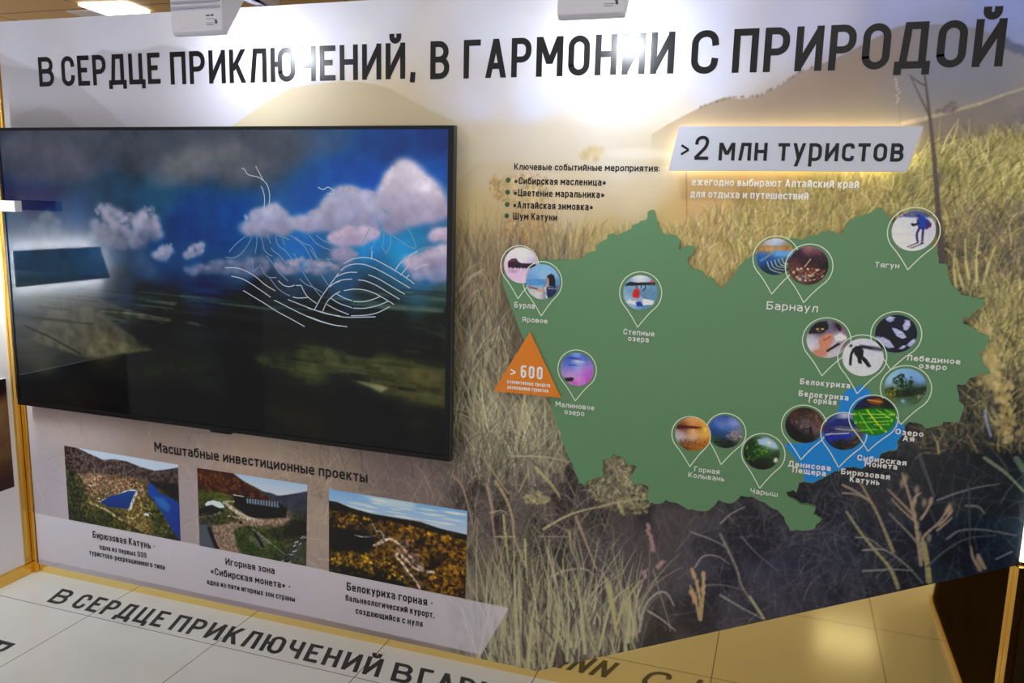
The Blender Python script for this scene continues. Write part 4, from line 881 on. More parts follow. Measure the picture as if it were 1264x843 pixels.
cloud([(0, 175), (80, 180), (110, 215), (60, 222), (0, 205)], 60, (10, 24), (84, 82, 92), (60, 62, 74), .2)
cloud([(200, 195), (300, 180), (340, 205), (260, 228), (190, 225)], 70, (10, 24), (104, 104, 106), (80, 84, 92), .2)
cloud([(30, 290), (45, 268), (58, 262), (78, 275), (84, 292), (50, 300)], 60, (4, 9), (96, 100, 114), (66, 76, 92), .35)
cloud([(112, 292), (118, 262), (126, 252), (140, 258), (148, 262), (152, 274), (160, 262), (170, 270), (186, 256), (192, 268), (197, 290), (170, 304), (140, 306), (118, 300)], 150, (4, 9), (152, 146, 162), (96, 98, 116), .5)
cloud([(186, 318), (195, 308), (208, 303), (214, 312), (205, 320)], 30, (3, 6), (150, 148, 166), (110, 112, 134), .55); cloud([(228, 316), (238, 304), (250, 300), (250, 310), (240, 318)], 30, (3, 6), (150, 148, 166), (110, 112, 134), .55)
cloud([(210, 335), (260, 322), (330, 320), (430, 322), (440, 336), (330, 338), (240, 338)], 90, (4, 9), (142, 132, 150), (96, 102, 126), .32, .6)
cloud([(340, 328), (372, 320), (420, 330), (410, 338), (350, 336)], 40, (4, 7), (166, 148, 166), (120, 116, 140), .4, .6)
cloud([(298, 281), (304, 268), (318, 260), (330, 258), (340, 255), (352, 262), (362, 276), (352, 288), (310, 291)], 110, (4, 9), (168, 164, 186), (122, 120, 142), .5)
cloud([(352, 280), (380, 265), (395, 262), (408, 240), (430, 232), (446, 240), (460, 238), (474, 245), (492, 238), (500, 262), (490, 284), (400, 284)], 220, (5, 11), (172, 166, 184), (124, 120, 144), .5)
cloud([(474, 238), (478, 222), (486, 210), (500, 205), (515, 212), (524, 224), (534, 224), (538, 234), (545, 245), (548, 262), (530, 270), (490, 272), (478, 255)], 260, (5, 12), (214, 198, 206), (142, 132, 154), .5)
cloud([(404, 296), (420, 286), (440, 282), (466, 286), (460, 296), (430, 303)], 70, (4, 8), (190, 168, 184), (140, 128, 152), .5)
cloud([(410, 312), (425, 308), (440, 314), (430, 320), (414, 320)], 30, (4, 7), (150, 138, 160), (116, 116, 144), .45)
cloud([(500, 325), (520, 315), (540, 308), (552, 306), (552, 334), (510, 336)], 70, (5, 9), (186, 168, 180), (120, 116, 144), .5); cloud([(530, 295), (540, 284), (552, 284), (552, 296)], 30, (4, 7), (196, 174, 190), (150, 136, 158), .5)
cloud([(505, 345), (520, 336), (552, 334), (552, 344)], 30, (4, 7), (150, 142, 162), (110, 120, 150), .35)
cn = sc.noise(.045, octaves=4, seed=21); sky_ = ~land; sc.a[sky_] *= (1 + .24 * (cn - .5))[sky_][..., None]
xs = np.arange(i_[0][0], i_[1][0] + .001, .0026); xs[-1] = i_[1][0]
v, q = grid_mesh(xs, np.full_like(xs, i_[0][1]), np.full_like(xs, i_[2][1]), 410, YS + .004)
SM = print_mat('screen_picture', .05, emission=1.0); SM.node_tree.nodes['Principled BSDF'].inputs['Specular IOR Level'].default_value = .22
painted('screen', sc, v, q, SM, tv, gain=1.3)
# the white line drawing shown on the picture
MLINE = mat('white_line', (0, 0, 0, 1), .06, emit=rgb(176, 188, 200), strength=1.0)
MLINE2 = mat('pale_line', (0, 0, 0, 1), .06, emit=rgb(104, 140, 172), strength=1.0)
def ribbons(groups, wpx, y, P):
    mb = MB()
    for pts, w in groups:
        pts = catmull([np.array(P(*p)) for p in pts]); h = w * wpx / 2; n = len(pts); vs = []
        for i in range(n):
            t = pts[min(n - 1, i + 1)] - pts[max(0, i - 1)]; t = t / (np.linalg.norm(t) + 1e-9); nn = np.array([-t[1], t[0]]) * h
            vs += [(pts[i][0] + nn[0], y, pts[i][1] + nn[1]), (pts[i][0] - nn[0], y, pts[i][1] - nn[1])]
        mb.add(vs, [(2 * i, 2 * i + 1, 2 * i + 3, 2 * i + 2) for i in range(n - 1)])
    return mb
cr = lambda ox, oy, s, L: [[(ox + x / s, oy + y / s) for x, y in l] for l in L]
L1 = cr(270, 190, 7.027, [[(200, 125), (225, 135), (240, 165), (270, 185), (340, 200), (385, 228)], [(320, 105), (350, 160), (385, 225), (420, 270), (440, 340), (440, 420), (432, 480)], [(368, 280), (388, 330), (398, 400), (388, 500)], [(860, 288), (905, 308), (940, 290), (975, 300), (1005, 345)], [(940, 345), (1010, 345)]])
L2f = cr(270, 290, 7.027, [[(235, 10), (170, 60), (110, 120), (90, 150)], [(285, 20), (250, 90), (190, 165), (130, 197), (60, 193)], [(330, 0), (328, 80), (315, 160)], [(360, 0), (380, 60), (395, 130), (440, 175), (465, 180)], [(420, 0), (450, 75)], [(455, 110), (475, 140), (530, 180), (580, 245), (638, 318)], [(490, 5), (515, 90), (580, 140), (650, 230)], [(550, 30), (570, 85)], [(500, 0), (610, 40)], [(620, 0), (690, 50), (750, 110), (800, 200), (850, 275), (910, 300)], [(660, 20), (740, 75), (800, 100), (860, 215)], [(650, 160), (690, 230)], [(725, 195), (770, 260), (810, 310)], [(780, 0), (830, 55)], [(845, 0), (900, 45), (960, 70), (1025, 90)], [(830, 60), (900, 105), (985, 135)], [(995, 212), (925, 207)], [(935, 205), (990, 265)], [(990, 267), (900, 265)], [(290, 200), (298, 320)], [(298, 320), (350, 275)], [(355, 260), (400, 340), (440, 370)], [(440, 370), (500, 370)], [(415, 180), (470, 250), (520, 320), (600, 400)], [(700, 380), (760, 430), (830, 460), (900, 500)], [(720, 310), (800, 430), (890, 540)], [(885, 340), (950, 435)], [(440, 370), (500, 450), (560, 500), (620, 530)], [(790, 120), (830, 180), (860, 215)]])
L2 = cr(270, 290, 7.027, [[(55, 285), (160, 287), (250, 320), (330, 370), (400, 430), (490, 485)], [(110, 357), (190, 375), (260, 410), (350, 470), (450, 540)], [(213, 482), (300, 535), (400, 595), (500, 660), (620, 725), (745, 795)], [(515, 395), (560, 435), (610, 448), (660, 435)], [(670, 438), (715, 437)], [(715, 437), (740, 490), (775, 540), (850, 595)], [(640, 538), (690, 547), (775, 542)], [(480, 565), (600, 625), (720, 685), (850, 740), (970, 775), (1054, 790)], [(600, 560), (700, 600), (830, 650), (940, 685), (1054, 703)], [(830, 650), (890, 540), (960, 440), (1040, 330)], [(900, 665), (940, 580), (1000, 520), (1054, 490)], [(960, 450), (1000, 420), (1054, 400)]])
L4 = cr(380, 310, 7.9, [[(280, 250), (330, 225), (400, 207), (480, 207)], [(210, 350), (270, 305), (340, 280), (430, 272)], [(320, 190), (380, 145), (460, 125), (550, 130), (650, 165), (750, 215), (870, 285), (995, 360)], [(350, 120), (430, 80), (540, 60), (640, 78), (720, 115), (860, 195), (960, 260), (1040, 320)], [(490, 280), (560, 290), (660, 330), (780, 400), (895, 470)], [(590, 230), (680, 265), (800, 335), (945, 420)], [(350, 385), (450, 370), (560, 380), (660, 415), (750, 465), (840, 520)], [(280, 415), (350, 455), (430, 483)], [(440, 490), (530, 493), (620, 475), (710, 440)], [(225, 460), (310, 510), (430, 552)], [(440, 556), (560, 556), (680, 530), (790, 485)], [(185, 520), (280, 570), (400, 618)], [(0, 555), (140, 595), (300, 635), (420, 645), (660, 640)], [(420, 630), (560, 625), (680, 600), (800, 540)], [(0, 635), (150, 690), (260, 720), (385, 737)], [(625, 0), (622, 75)], [(850, 190), (900, 120), (960, 70)], [(980, 50), (1070, 0)], [(905, 235), (985, 135)], [(955, 265), (990, 230)], [(1040, 180), (1100, 145), (1165, 130)]])
L3 = cr(400, 220, 7.025, [[(290, 330), (235, 385)], [(235, 385), (265, 408), (330, 405)], [(395, 435), (350, 530), (320, 590)], [(450, 520), (425, 585), (395, 610)], [(415, 600), (412, 695)], [(520, 470), (515, 550), (505, 595), (540, 655)], [(540, 655), (575, 570), (578, 490)], [(515, 450), (600, 500), (740, 595), (800, 605)], [(800, 605), (760, 490), (680, 375)], [(535, 415), (560, 460), (620, 458), (650, 435)], [(620, 800), (650, 740), (710, 690)], [(750, 670), (800, 630), (870, 602), (970, 595)], [(500, 260), (560, 320), (600, 355)], [(480, 280), (500, 360), (520, 420)], [(465, 290), (460, 400)], [(500, 265), (600, 320)]])
PY = lambda x, y: W(x, y, YS + .003)
for L_ in (L1, L2, L4):
    o = ribbons([(l, 1.0) for l in L_], PXM * 1.05, YS + .003, PY).build('line_drawing', MLINE, tv); o['label'] = 'white line emblem shown on the screen'
for L_ in (L2f, L3):
    o = ribbons([(l, .9) for l in L_], PXM * 1.05, YS + .0034, PY).build('line_drawing', MLINE2, tv); o['label'] = 'fainter pale lines of the emblem on the screen'

# ------------------------------------------------------------------ the green map of the region
YM0, YM1 = -.019, -.0012
OUT = [(619, 347), (621, 338), (640, 322), (665.6, 320.6), (673, 321.4), (684.7, 320.6), (690, 322), (708, 321.4), (719.6, 319), (723.8, 312.3), (733, 310), (736, 309), (737, 302), (749.5, 294.8), (750, 290), (756, 287.8), (760, 290), (779.4, 282.4), (780, 278.5), (791, 272.4), (798.5, 270.4), (799.2, 262), (806, 259), (808.8, 266.5), (815.8, 286.5), (828, 289), (836.6, 293.5), (840, 297), (838.4, 308.3), (844.5, 304), (855.8, 304.8), (857.5, 310), (849.7, 317), (848.8, 324.8), (853, 331.8), (854.5, 331), (867, 335.3), (874, 344), (876, 341), (882.8, 349), (888, 355.3), (893, 356.2), (896.7, 350), (905.4, 340.5), (912, 328), (920, 320), (929.6, 314), (950, 303), (976.6, 294), (986, 296), (994, 294), (1004, 290.5), (1018, 286), (1029, 286), (1035, 289.6), (1039, 288), (1044.5, 278.3), (1053, 270.5), (1067, 264.4), (1088, 256), (1096.7, 267.8), (1101, 274), (1120, 290), (1152.3, 303.4), (1156.7, 307), (1158.5, 324.7), (1167.4, 325.6), (1169, 335.4), (1173.6, 349.6), (1175, 352), (1180.7, 355), (1187, 364), (1196.8, 364.8), (1204, 367.4), (1212.8, 369), (1216, 366.5), (1212.8, 376), (1204, 384.3), (1196.8, 392.3), (1189.6, 391), (1188.8, 399), (1196.8, 402.5), (1205.7, 406), (1209, 412), (1221.7, 415.8), (1218, 425.6), (1214.6, 433.6), (1208, 436), (1212.8, 445), (1220, 454), (1223.5, 461), (1209, 462), (1196.8, 466.5), (1191.4, 474.5), (1181.6, 474.5), (1184, 489.6), (1185, 496.8), (1190.5, 502), (1187, 512.8), (1184, 520), (1173.6, 520.8), (1164.7, 520), (1160, 526), (1150.5, 527), (1143.4, 528.8), (1138, 523.5), (1122, 520.8), (1116.7, 525), (1117, 530), (1113.6, 538), (1107.8, 545), (1107.8, 555), (1097.8, 556.5), (1087.8, 560), (1084.5, 566.5), (1076, 572), (1068, 576.4), (1063, 579), (1054.6, 576.4), (1044.7, 577), (1039.7, 579.7), (1028, 583), (1019.7, 588), (1009.8, 593), (1004, 596.3), (993, 594.7), (986.5, 596.3), (984, 604.7), (983.6, 608), (978.6, 604.9), (970, 607.3), (972.8, 613), (979.5, 616.5), (987.8, 622.3), (996, 623), (1006.9, 626.4), (1003.6, 634.8), (1014.4, 640.6), (1007.7, 647), (1006, 652), (997.7, 654.7), (987.8, 655), (975.3, 655), (969.5, 644.7), (967.8, 638), (961, 630.6), (949.6, 624.8), (943, 619.8), (934.6, 616.5), (928, 613), (919.7, 613), (914.7, 611.5), (911.4, 615.6), (903, 621.5), (893, 619.8), (886.4, 617.3), (884, 621.5), (871.5, 631.4), (855, 628), (850, 629.4), (838.3, 622.3), (828.3, 619.8), (824, 618.5), (822.5, 616.5), (818, 621), (801, 621), (800, 600), (792.4, 596.7), (781.7, 597.7), (778.5, 588), (786, 576.4), (783, 574), (776.4, 574.2), (769, 564.6), (758, 560.4), (754, 566.8), (744.3, 567.8), (744.3, 588), (726, 593.5), (722, 598.8), (714.5, 597), (708, 579.6), (698.4, 556), (687.8, 526), (679, 494), (647.6, 423)]
mp = empty('map_board', (W(930, 460)[0], YM1, W(930, 460)[1])); tag(mp, 'green cut-out map of the region with photo pins and white place names', 'map')
GREEN = ink('green_board', (90, 131, 94))
GREEN.node_tree.nodes['Principled BSDF'].inputs['Roughness'].default_value = .33
jr = random.Random(5); JAG = []
for i, p in enumerate(OUT):
    q = OUT[(i + 1) % len(OUT)]; L = math.hypot(q[0] - p[0], q[1] - p[1]); JAG.append(p)
    if L < 7 or (p[0] < 660 and p[1] > 320) or q == (679, 494) or p == (679, 494): continue
    n = max(2, int(L / 4))
    for k in range(1, n):
        e = jr.uniform(-1.3, 1.3); JAG.append((p[0] + (q[0] - p[0]) * k / n + e * (q[1] - p[1]) / L, p[1] + (q[1] - p[1]) * k / n - e * (q[0] - p[0]) / L))
MB().prism([W(*p, YM0) for p in JAG], YM0, YM1).build('board', GREEN, mp, ngon=True)
BL = [(1036, 502), (1037, 494), (1042, 484.8), (1047.5, 480), (1058, 478.7), (1063, 474), (1065, 478), (1072.7, 480.4), (1074.5, 485.7), (1078, 500), (1096, 518), (1109, 520), (1116, 525.5), (1116.5, 530), (1113, 538), (1107.4, 545), (1107.2, 554.5), (1097.6, 556), (1087.4, 559.6), (1084, 566), (1075.6, 571.6), (1067.8, 576), (1063, 578.5), (1054.6, 576), (1044.7, 576.5), (1039.5, 579.2), (1027.8, 582.6), (1019.3, 587.6), (1009.5, 592.6), (1004, 595.8), (993, 594.2), (991.5, 581), (983, 567.5), (969, 551), (972.6, 546.6), (990, 548), (1012, 535), (1030, 520)]
o = MB().prism([W(*p, YM0 - .0008) for p in BL], YM0 - .0008, YM0).build('highlighted_district', M['blue'], mp, ngon=True); o['label'] = 'bright blue district on the green map'
YP = YM0 - .0016
PP = print_mat('pin_photo_print', .3)
PALE = M['pale_ink']
def pin(photo_c, rx, outer_c, ro, tip, paint, crop, label, order):
    y = YP - order * .0003
    c = np.array(W(*photo_c, y)); r = (W(photo_c[0] + rx, photo_c[1], y)[0] - W(photo_c[0] - rx, photo_c[1], y)[0]) / 2
    oc = np.array(W(*outer_c, y)); R_ = (W(outer_c[0] + ro, outer_c[1], y)[0] - W(outer_c[0] - ro, outer_c[1], y)[0]) / 2
    tp = np.array(W(*tip, y)); pts = []
    dv = tp - oc; L = np.linalg.norm(dv); base = math.atan2(dv[1], dv[0]); half = math.acos(min(.99, R_ / L)) * .86
    arc = [oc + R_ * np.array([math.cos(base + half + t * (2 * math.pi - 2 * half)), math.sin(base + half + t * (2 * math.pi - 2 * half))]) for t in np.linspace(0, 1, 49)]
    def bez(a, b, c_): return [a * (1 - t) ** 2 + 2 * b * t * (1 - t) + c_ * t * t for t in np.linspace(0, 1, 9)]
    def tang(ang, s): return np.array([-math.sin(ang), math.cos(ang)]) * s
    a0 = base + half; a1 = base - half
    pts = bez(tp, arc[0] - tang(a0, R_ * .42), arc[0])[:-1] + arc + bez(arc[-1], arc[-1] + tang(a1, R_ * .42), tp)[1:]
    w = .0014; mb = MB(); n = len(pts); vs = []
    for i in range(n):
        t = pts[min(n - 1, i + 1)] - pts[max(0, i - 1)]
        if i in (0, n - 1): t = t
        t = t / np.linalg.norm(t); nn = np.array([-t[1], t[0]]) * w
        vs += [(pts[i][0] + nn[0], y, pts[i][1] + nn[1]), (pts[i][0] - nn[0], y, pts[i][1] - nn[1])]
    mb.add(vs, [(2 * i, 2 * i + 1, 2 * i + 3, 2 * i + 2) for i in range(n - 1)])
    ol = mesh_obj('map_pin', mb.v, mb.f, PALE); child(mp, ol); ol['label'] = 'pale teardrop pin around ' + label
    k = Canvas(c[0] - r - .004, c[0] + r + .004, c[1] - r - .004, c[1] + r + .004, .0011)
    ox, oy, s = crop
    Q = lambda x, y_: W(ox + x / s, oy + y_ / s, y); P = lambda pts_: [Q(*p) for p in pts_]
    k.smooth = True; paint(k, P, Q)
    g_ = k.noise(.006, octaves=3, seed=8 + len(label))[..., None]; k.a *= 1 + .35 * (g_ - .5) * np.clip(1.15 - k.a.max(2, keepdims=True), .1, 1)
    k.a = np.clip((k.a - .42) * 1.18 + .42, .02, 1)
    v, q = disc_mesh(c[0], c[1], r, y - .0001, 30, 64)
    o = painted('pin_photo', k, v, q, PP, None); o.parent = ol; o.matrix_parent_inverse = Matrix.Identity(4); o['label'] = 'round picture of ' + label
A6 = (600, 240, 6.02); B6 = (910, 250, 4.86); C6 = (950, 360, 5.745); D6 = (950, 470, 5.745); E6 = (820, 480, 6.02); F6 = (600, 380, 6.02)
def p1(k, P, Q):
    k.field([(260, 420, 214, 212, 232), (260, 500, 206, 200, 220), (240, 600, 206, 170, 196), (260, 650, 214, 184, 206), (340, 560, 170, 150, 170)], Q)
    k.fill(P([(160, 520), (165, 495), (190, 478), (225, 475), (240, 500), (260, 510), (370, 515), (370, 540), (300, 548), (165, 545)]), (62, 40, 56), .001, .95)
    for x in (175, 200, 230, 250, 275, 300, 330, 355): k.line(P([(x, 520), (x, 556)]), .0018, (50, 32, 46), .9)
    k.line(P([(180, 495), (220, 490)]), .003, (150, 90, 90), .8); k.blob(*Q(200, 570), .02, .006, (150, 120, 150), .5)
def p2(k, P, Q):
    k.field([(420, 560, 128, 168, 214), (420, 610, 150, 184, 222), (380, 645, 92, 142, 188), (340, 660, 110, 154, 192), (400, 740, 206, 196, 190), (470, 740, 60, 70, 96), (340, 720, 200, 190, 180)], Q)
    k.fill(P([(290, 632), (540, 625), (540, 672), (290, 678)]), (92, 140, 186), .001)
    k.fill(P([(455, 605), (480, 588), (505, 600), (514, 640), (515, 685), (470, 680), (466, 650), (450, 640)]), (34, 24, 30), .0008); k.fill(P([(448, 622), (466, 620), (468, 655), (452, 660)]), (190, 130, 104), .001)
    k.line(P([(310, 685), (350, 692), (400, 715), (440, 700), (455, 665)]), .005, (206, 142, 112), .95); k.line(P([(320, 690), (380, 700)]), .004, (60, 44, 46), .9)
    k.fill(P([(450, 690), (525, 685), (520, 730), (480, 765), (440, 760)]), (52, 62, 88), .001); k.line(P([(440, 690), (450, 770)]), .003, (220, 224, 230), .9); k.line(P([(460, 700), (520, 700)]), .002, (190, 200, 214), .8)
def p3(k, P, Q):
    k.field([(1140, 620, 206, 208, 226), (1060, 680, 120, 150, 176), (1140, 740, 96, 130, 158), (1240, 740, 100, 134, 162), (1080, 790, 150, 176, 200), (1200, 830, 96, 130, 156)], Q)
    k.fill(P([(1030, 670), (1070, 648), (1130, 655), (1260, 650), (1270, 672), (1040, 680)]), (36, 48, 46), .001)
    k.blob(*Q(1232, 648), .006, .005, (196, 72, 60), .95); k.line(P([(1170, 655), (1185, 690), (1165, 715)]), .003, (44, 44, 54), .9); k.line(P([(1150, 655), (1155, 690)]), .003, (44, 44, 54), .9)
    k.fill(P([(1060, 780), (1120, 765), (1250, 790), (1240, 820), (1130, 825), (1040, 805)]), (206, 212, 224), .001); k.fill(P([(1110, 800), (1150, 790), (1170, 830), (1120, 832)]), (36, 72, 150), .001); k.fill(P([(1070, 770), (1090, 745), (1160, 760), (1165, 800), (1080, 790)]), (150, 160, 180), .001)
    k.fill(P([(1095, 710), (1125, 695), (1142, 715), (1138, 770), (1090, 765)]), (184, 60, 44), .0008); k.blob(*Q(1120, 685), .0035, .0045, (120, 76, 62), .95); k.line(P([(1095, 720), (1085, 755)]), .003, (150, 96, 76), .9)
def p4(k, P, Q):
    k.field([(670, 345, 130, 156, 206), (620, 375, 60, 84, 160), (720, 370, 66, 92, 170), (680, 400, 176, 190, 226), (640, 430, 84, 116, 190), (680, 450, 170, 172, 222), (640, 480, 160, 120, 190), (740, 490, 176, 100, 186), (640, 510, 190, 160, 180), (700, 540, 206, 140, 206), (660, 570, 176, 90, 160), (760, 540, 176, 84, 170)], Q)
    k.fill(P([(580, 520), (640, 515), (655, 530), (640, 545), (590, 548)]), (40, 22, 40), .001, .95); k.blob(*Q(660, 375), .022, .0035, (44, 66, 140), .8); k.blob(*Q(640, 425), .024, .0025, (50, 90, 176), .8); k.blob(*Q(690, 400), .022, .003, (206, 214, 238), .7)
def p5(k, P, Q):
    k.field([(210, 225, 214, 170, 120), (200, 255, 206, 140, 84), (290, 250, 230, 176, 96), (150, 285, 90, 40, 36), (260, 285, 150, 84, 40), (220, 310, 222, 176, 110), (120, 350, 186, 186, 206), (220, 350, 206, 186, 170), (300, 330, 226, 186, 90), (230, 410, 150, 92, 44), (150, 420, 90, 60, 40), (310, 400, 170, 104, 48)], Q)
    k.fill(P([(90, 265), (180, 272), (280, 285), (260, 295), (150, 294), (90, 300)]), (84, 38, 36), .001, .9); k.blob(*Q(305, 300), .006, .006, (250, 214, 110), .8)
    k.dots(P([(110, 380), (330, 370), (320, 430), (220, 460), (140, 430)]), 90, .001, .0022, [(186, 120, 56), (110, 64, 30), (150, 92, 40), (70, 44, 26)], .8)
def p6(k, P, Q):
    k.field([(460, 205, 50, 70, 130), (400, 225, 70, 92, 160), (500, 250, 160, 166, 206), (420, 260, 130, 150, 200), (380, 310, 44, 76, 144), (480, 290, 66, 100, 166), (440, 340, 52, 84, 130), (400, 370, 50, 66, 60), (520, 350, 150, 140, 136), (440, 410, 36, 40, 26), (500, 410, 44, 42, 36), (380, 400, 84, 110, 60)], Q)
    k.dots(P([(470, 320), (560, 310), (580, 350), (540, 390), (450, 350)]), 60, .001, .0025, [(206, 190, 176), (150, 120, 104), (60, 46, 44), (176, 150, 136)], .8); k.dots(P([(360, 390), (440, 370), (530, 400), (480, 440), (400, 430)]), 50, .001, .003, [(28, 34, 20), (52, 64, 32), (16, 18, 14)], .8)
def p7(k, P, Q):
    k.field([(640, 420, 36, 56, 24), (700, 390, 60, 84, 50), (760, 390, 150, 176, 206), (810, 420, 176, 196, 216), (680, 470, 60, 96, 34), (760, 470, 66, 104, 36), (640, 520, 30, 44, 20), (740, 540, 36, 52, 22), (700, 580, 28, 38, 18), (820, 480, 44, 60, 30)], Q)
    k.fill(P([(690, 375), (760, 365), (840, 420), (845, 450), (760, 425), (700, 410)]), (166, 190, 216), .002, .9); k.blob(*Q(780, 400), .007, .004, (226, 232, 238), .8); k.blob(*Q(828, 530), .006, .0075, (226, 226, 230), .95)
    k.dots(P([(600, 430), (680, 400), (800, 450), (720, 500), (640, 560), (600, 520)]), 80, .0012, .003, [(96, 140, 52), (30, 46, 18), (130, 166, 84), (60, 92, 30)], .75)
def p8(k, P, Q):
    k.field([(240, 220, 190, 200, 226), (200, 240, 184, 196, 220), (180, 275, 176, 136, 84), (300, 275, 160, 124, 80), (250, 310, 76, 140, 206), (160, 330, 40, 96, 176), (200, 360, 30, 72, 130), (240, 400, 30, 56, 70), (180, 410, 36, 60, 60), (300, 380, 40, 60, 66)], Q)
    k.fill(P([(120, 262), (370, 258), (370, 285), (120, 292)]), (176, 134, 84), .001, .9, noise=.3, nscale=.01); k.fill(P([(240, 290), (350, 292), (320, 325), (220, 318)]), (104, 160, 216), .0015, .9)
    k.line(P([(240, 270), (200, 310), (140, 350)]), .004, (130, 140, 150), .9)
    for i in range(5): k.line(P([(180 + i * 22, 355 - i * 5), (200 + i * 22, 400 - i * 8), (270 + i * 18, 425 - i * 18)]), .0022, (190, 196, 176), .85)
def p9(k, P, Q):
    k.field([(420, 270, 176, 124, 124), (480, 290, 150, 104, 110), (380, 310, 56, 42, 58), (480, 320, 44, 34, 50), (420, 360, 40, 30, 40), (520, 380, 40, 30, 40), (360, 400, 110, 76, 64), (440, 410, 130, 84, 60), (500, 420, 84, 60, 54), (400, 460, 100, 84, 80), (460, 470, 60, 46, 46)], Q)
    k.dots(P([(320, 390), (530, 390), (520, 450), (440, 485), (350, 460)]), 90, .0012, .003, [(214, 190, 176), (206, 140, 84), (60, 44, 44), (150, 104, 84), (236, 220, 206)], .85); k.line(P([(405, 385), (440, 340)]), .003, (206, 170, 150), .9); k.dots(P([(330, 300), (530, 310), (530, 370), (340, 370)]), 50, .0006, .0014, [(150, 120, 110), (100, 80, 84)], .8)
    k.blob(*Q(375, 460), .005, .005, (206, 196, 190), .8); k.blob(*Q(440, 440), .007, .004, (196, 184, 176), .7)
def p10(k, P, Q):
    k.field([(1000, 100, 196, 196, 222), (960, 180, 206, 206, 228), (1150, 230, 196, 196, 220), (1050, 260, 206, 204, 228), (1150, 150, 190, 190, 218)], Q)
    k.fill(P([(980, 85), (1030, 50), (1130, 45), (1180, 90), (1100, 92)]), (66, 76, 120), .0015, .85); k.dots(P([(960, 85), (1010, 55), (1060, 50), (1060, 88)]), 30, .001, .0025, [(44, 52, 84), (110, 110, 120), (150, 140, 90)], .7); k.blob(*Q(970, 190), .024, .0012, (170, 170, 200), .7)
    k.fill(P([(1075, 110), (1085, 80), (1110, 82), (1150, 105), (1165, 135), (1140, 160), (1090, 160), (1080, 135)]), (34, 72, 150), .001); k.fill(P([(1130, 110), (1165, 120), (1165, 145), (1140, 160)]), (96, 40, 84), .001, .8); k.blob(*Q(1088, 78), .005, .0045, (24, 52, 130), .95); k.blob(*Q(1080, 95), .0028, .0035, (170, 120, 110), .95)
    k.line(P([(1085, 125), (1060, 135), (1050, 130)]), .006, (24, 24, 44), .95); k.line(P([(1092, 155), (1078, 190), (1082, 240)]), .0055, (66, 44, 84), .95); k.line(P([(1115, 155), (1112, 200), (1108, 245)]), .0055, (60, 40, 78), .95); k.line(P([(1085, 240), (1020, 268)]), .0025, (30, 26, 40), .95); k.line(P([(1115, 245), (1040, 275)]), .0025, (30, 26, 40), .95)
def p11(k, P, Q):
    k.field([(330, 260, 30, 26, 34), (430, 230, 120, 120, 140), (490, 240, 60, 30, 44), (300, 340, 190, 186, 200), (300, 400, 206, 200, 210), (450, 400, 190, 180, 190), (500, 320, 200, 196, 206), (360, 440, 170, 120, 96), (540, 360, 110, 84, 96), (450, 460, 190, 186, 196)], Q)
    k.fill(P([(270, 300), (330, 225), (410, 205), (420, 260), (380, 290)]), (26, 22, 28), .001, .9); k.blob(*Q(340, 265), .004, .003, (240, 200, 120), .9); k.blob(*Q(375, 265), .0035, .003, (240, 210, 140), .9); k.blob(*Q(352, 280), .008, .002, (206, 160, 80), .6)
    k.fill(P([(345, 340), (390, 300), (440, 295), (455, 330), (430, 390), (390, 450), (300, 455), (290, 430), (360, 400)]), (190, 130, 104), .0012, .95); k.line(P([(385, 345), (430, 320)]), .003, (130, 74, 64), .9); k.fill(P([(455, 320), (500, 295), (550, 315), (540, 345), (470, 350)]), (206, 204, 214), .001); k.line(P([(410, 420), (490, 370)]), .007, (34, 28, 36), .95); k.line(P([(480, 240), (500, 270)]), .008, (52, 24, 36), .9); k.fill(P([(510, 250), (570, 300), (560, 330), (520, 300)]), (150, 100, 130), .001, .8)
def p12(k, P, Q):
    k.field([(650, 350, 196, 196, 214), (560, 450, 200, 200, 218), (760, 480, 196, 196, 214), (660, 570, 200, 200, 216)], Q)
    k.fill(P([(640, 375), (720, 385), (810, 400), (805, 425), (700, 410), (640, 400)]), (60, 66, 76), .0015, .85); bk = (26, 24, 32)
    k.fill(P([(592, 402), (612, 384), (650, 392), (668, 420), (662, 455), (690, 480), (722, 528), (700, 540), (668, 500), (650, 478), (655, 512), (628, 508), (622, 470), (600, 440)]), bk, .0008, .97)
    k.line(P([(596, 408), (578, 450), (572, 515)]), .0068, bk, .97); k.line(P([(630, 390), (690, 393), (722, 402)]), .0055, bk, .97)
    k.blob(*Q(576, 384), .004, .0044, bk, .97); k.blob(*Q(580, 398), .0018, .0018, (120, 130, 150), .9)
def p13(k, P, Q):
    k.field([(897, 200, 28, 28, 66), (800, 280, 24, 22, 56), (1000, 300, 24, 24, 60), (900, 420, 26, 26, 64), (900, 350, 20, 18, 48)], Q); sw = (170, 172, 214)
    for l in [[(825, 190), (850, 172), (885, 180), (880, 205), (850, 218)], [(945, 240), (965, 200), (995, 205), (1000, 240), (975, 275), (950, 270)], [(865, 255), (900, 262), (945, 285), (972, 325), (940, 335), (900, 315)], [(748, 325), (800, 320), (850, 345), (885, 395), (840, 400), (790, 370)], [(975, 375), (1010, 340), (1045, 335), (1035, 370), (1000, 390)], [(915, 405), (950, 380), (970, 385), (940, 410)]]:
        k.fill(P(l), sw, .001); c = np.mean(np.array(l), 0); k.blob(*Q(*(c + np.array([4, -6]))), .004, .003, (206, 208, 236), .7); k.blob(*Q(*(c + np.array([6, 8]))), .004, .0015, (110, 112, 170), .6)
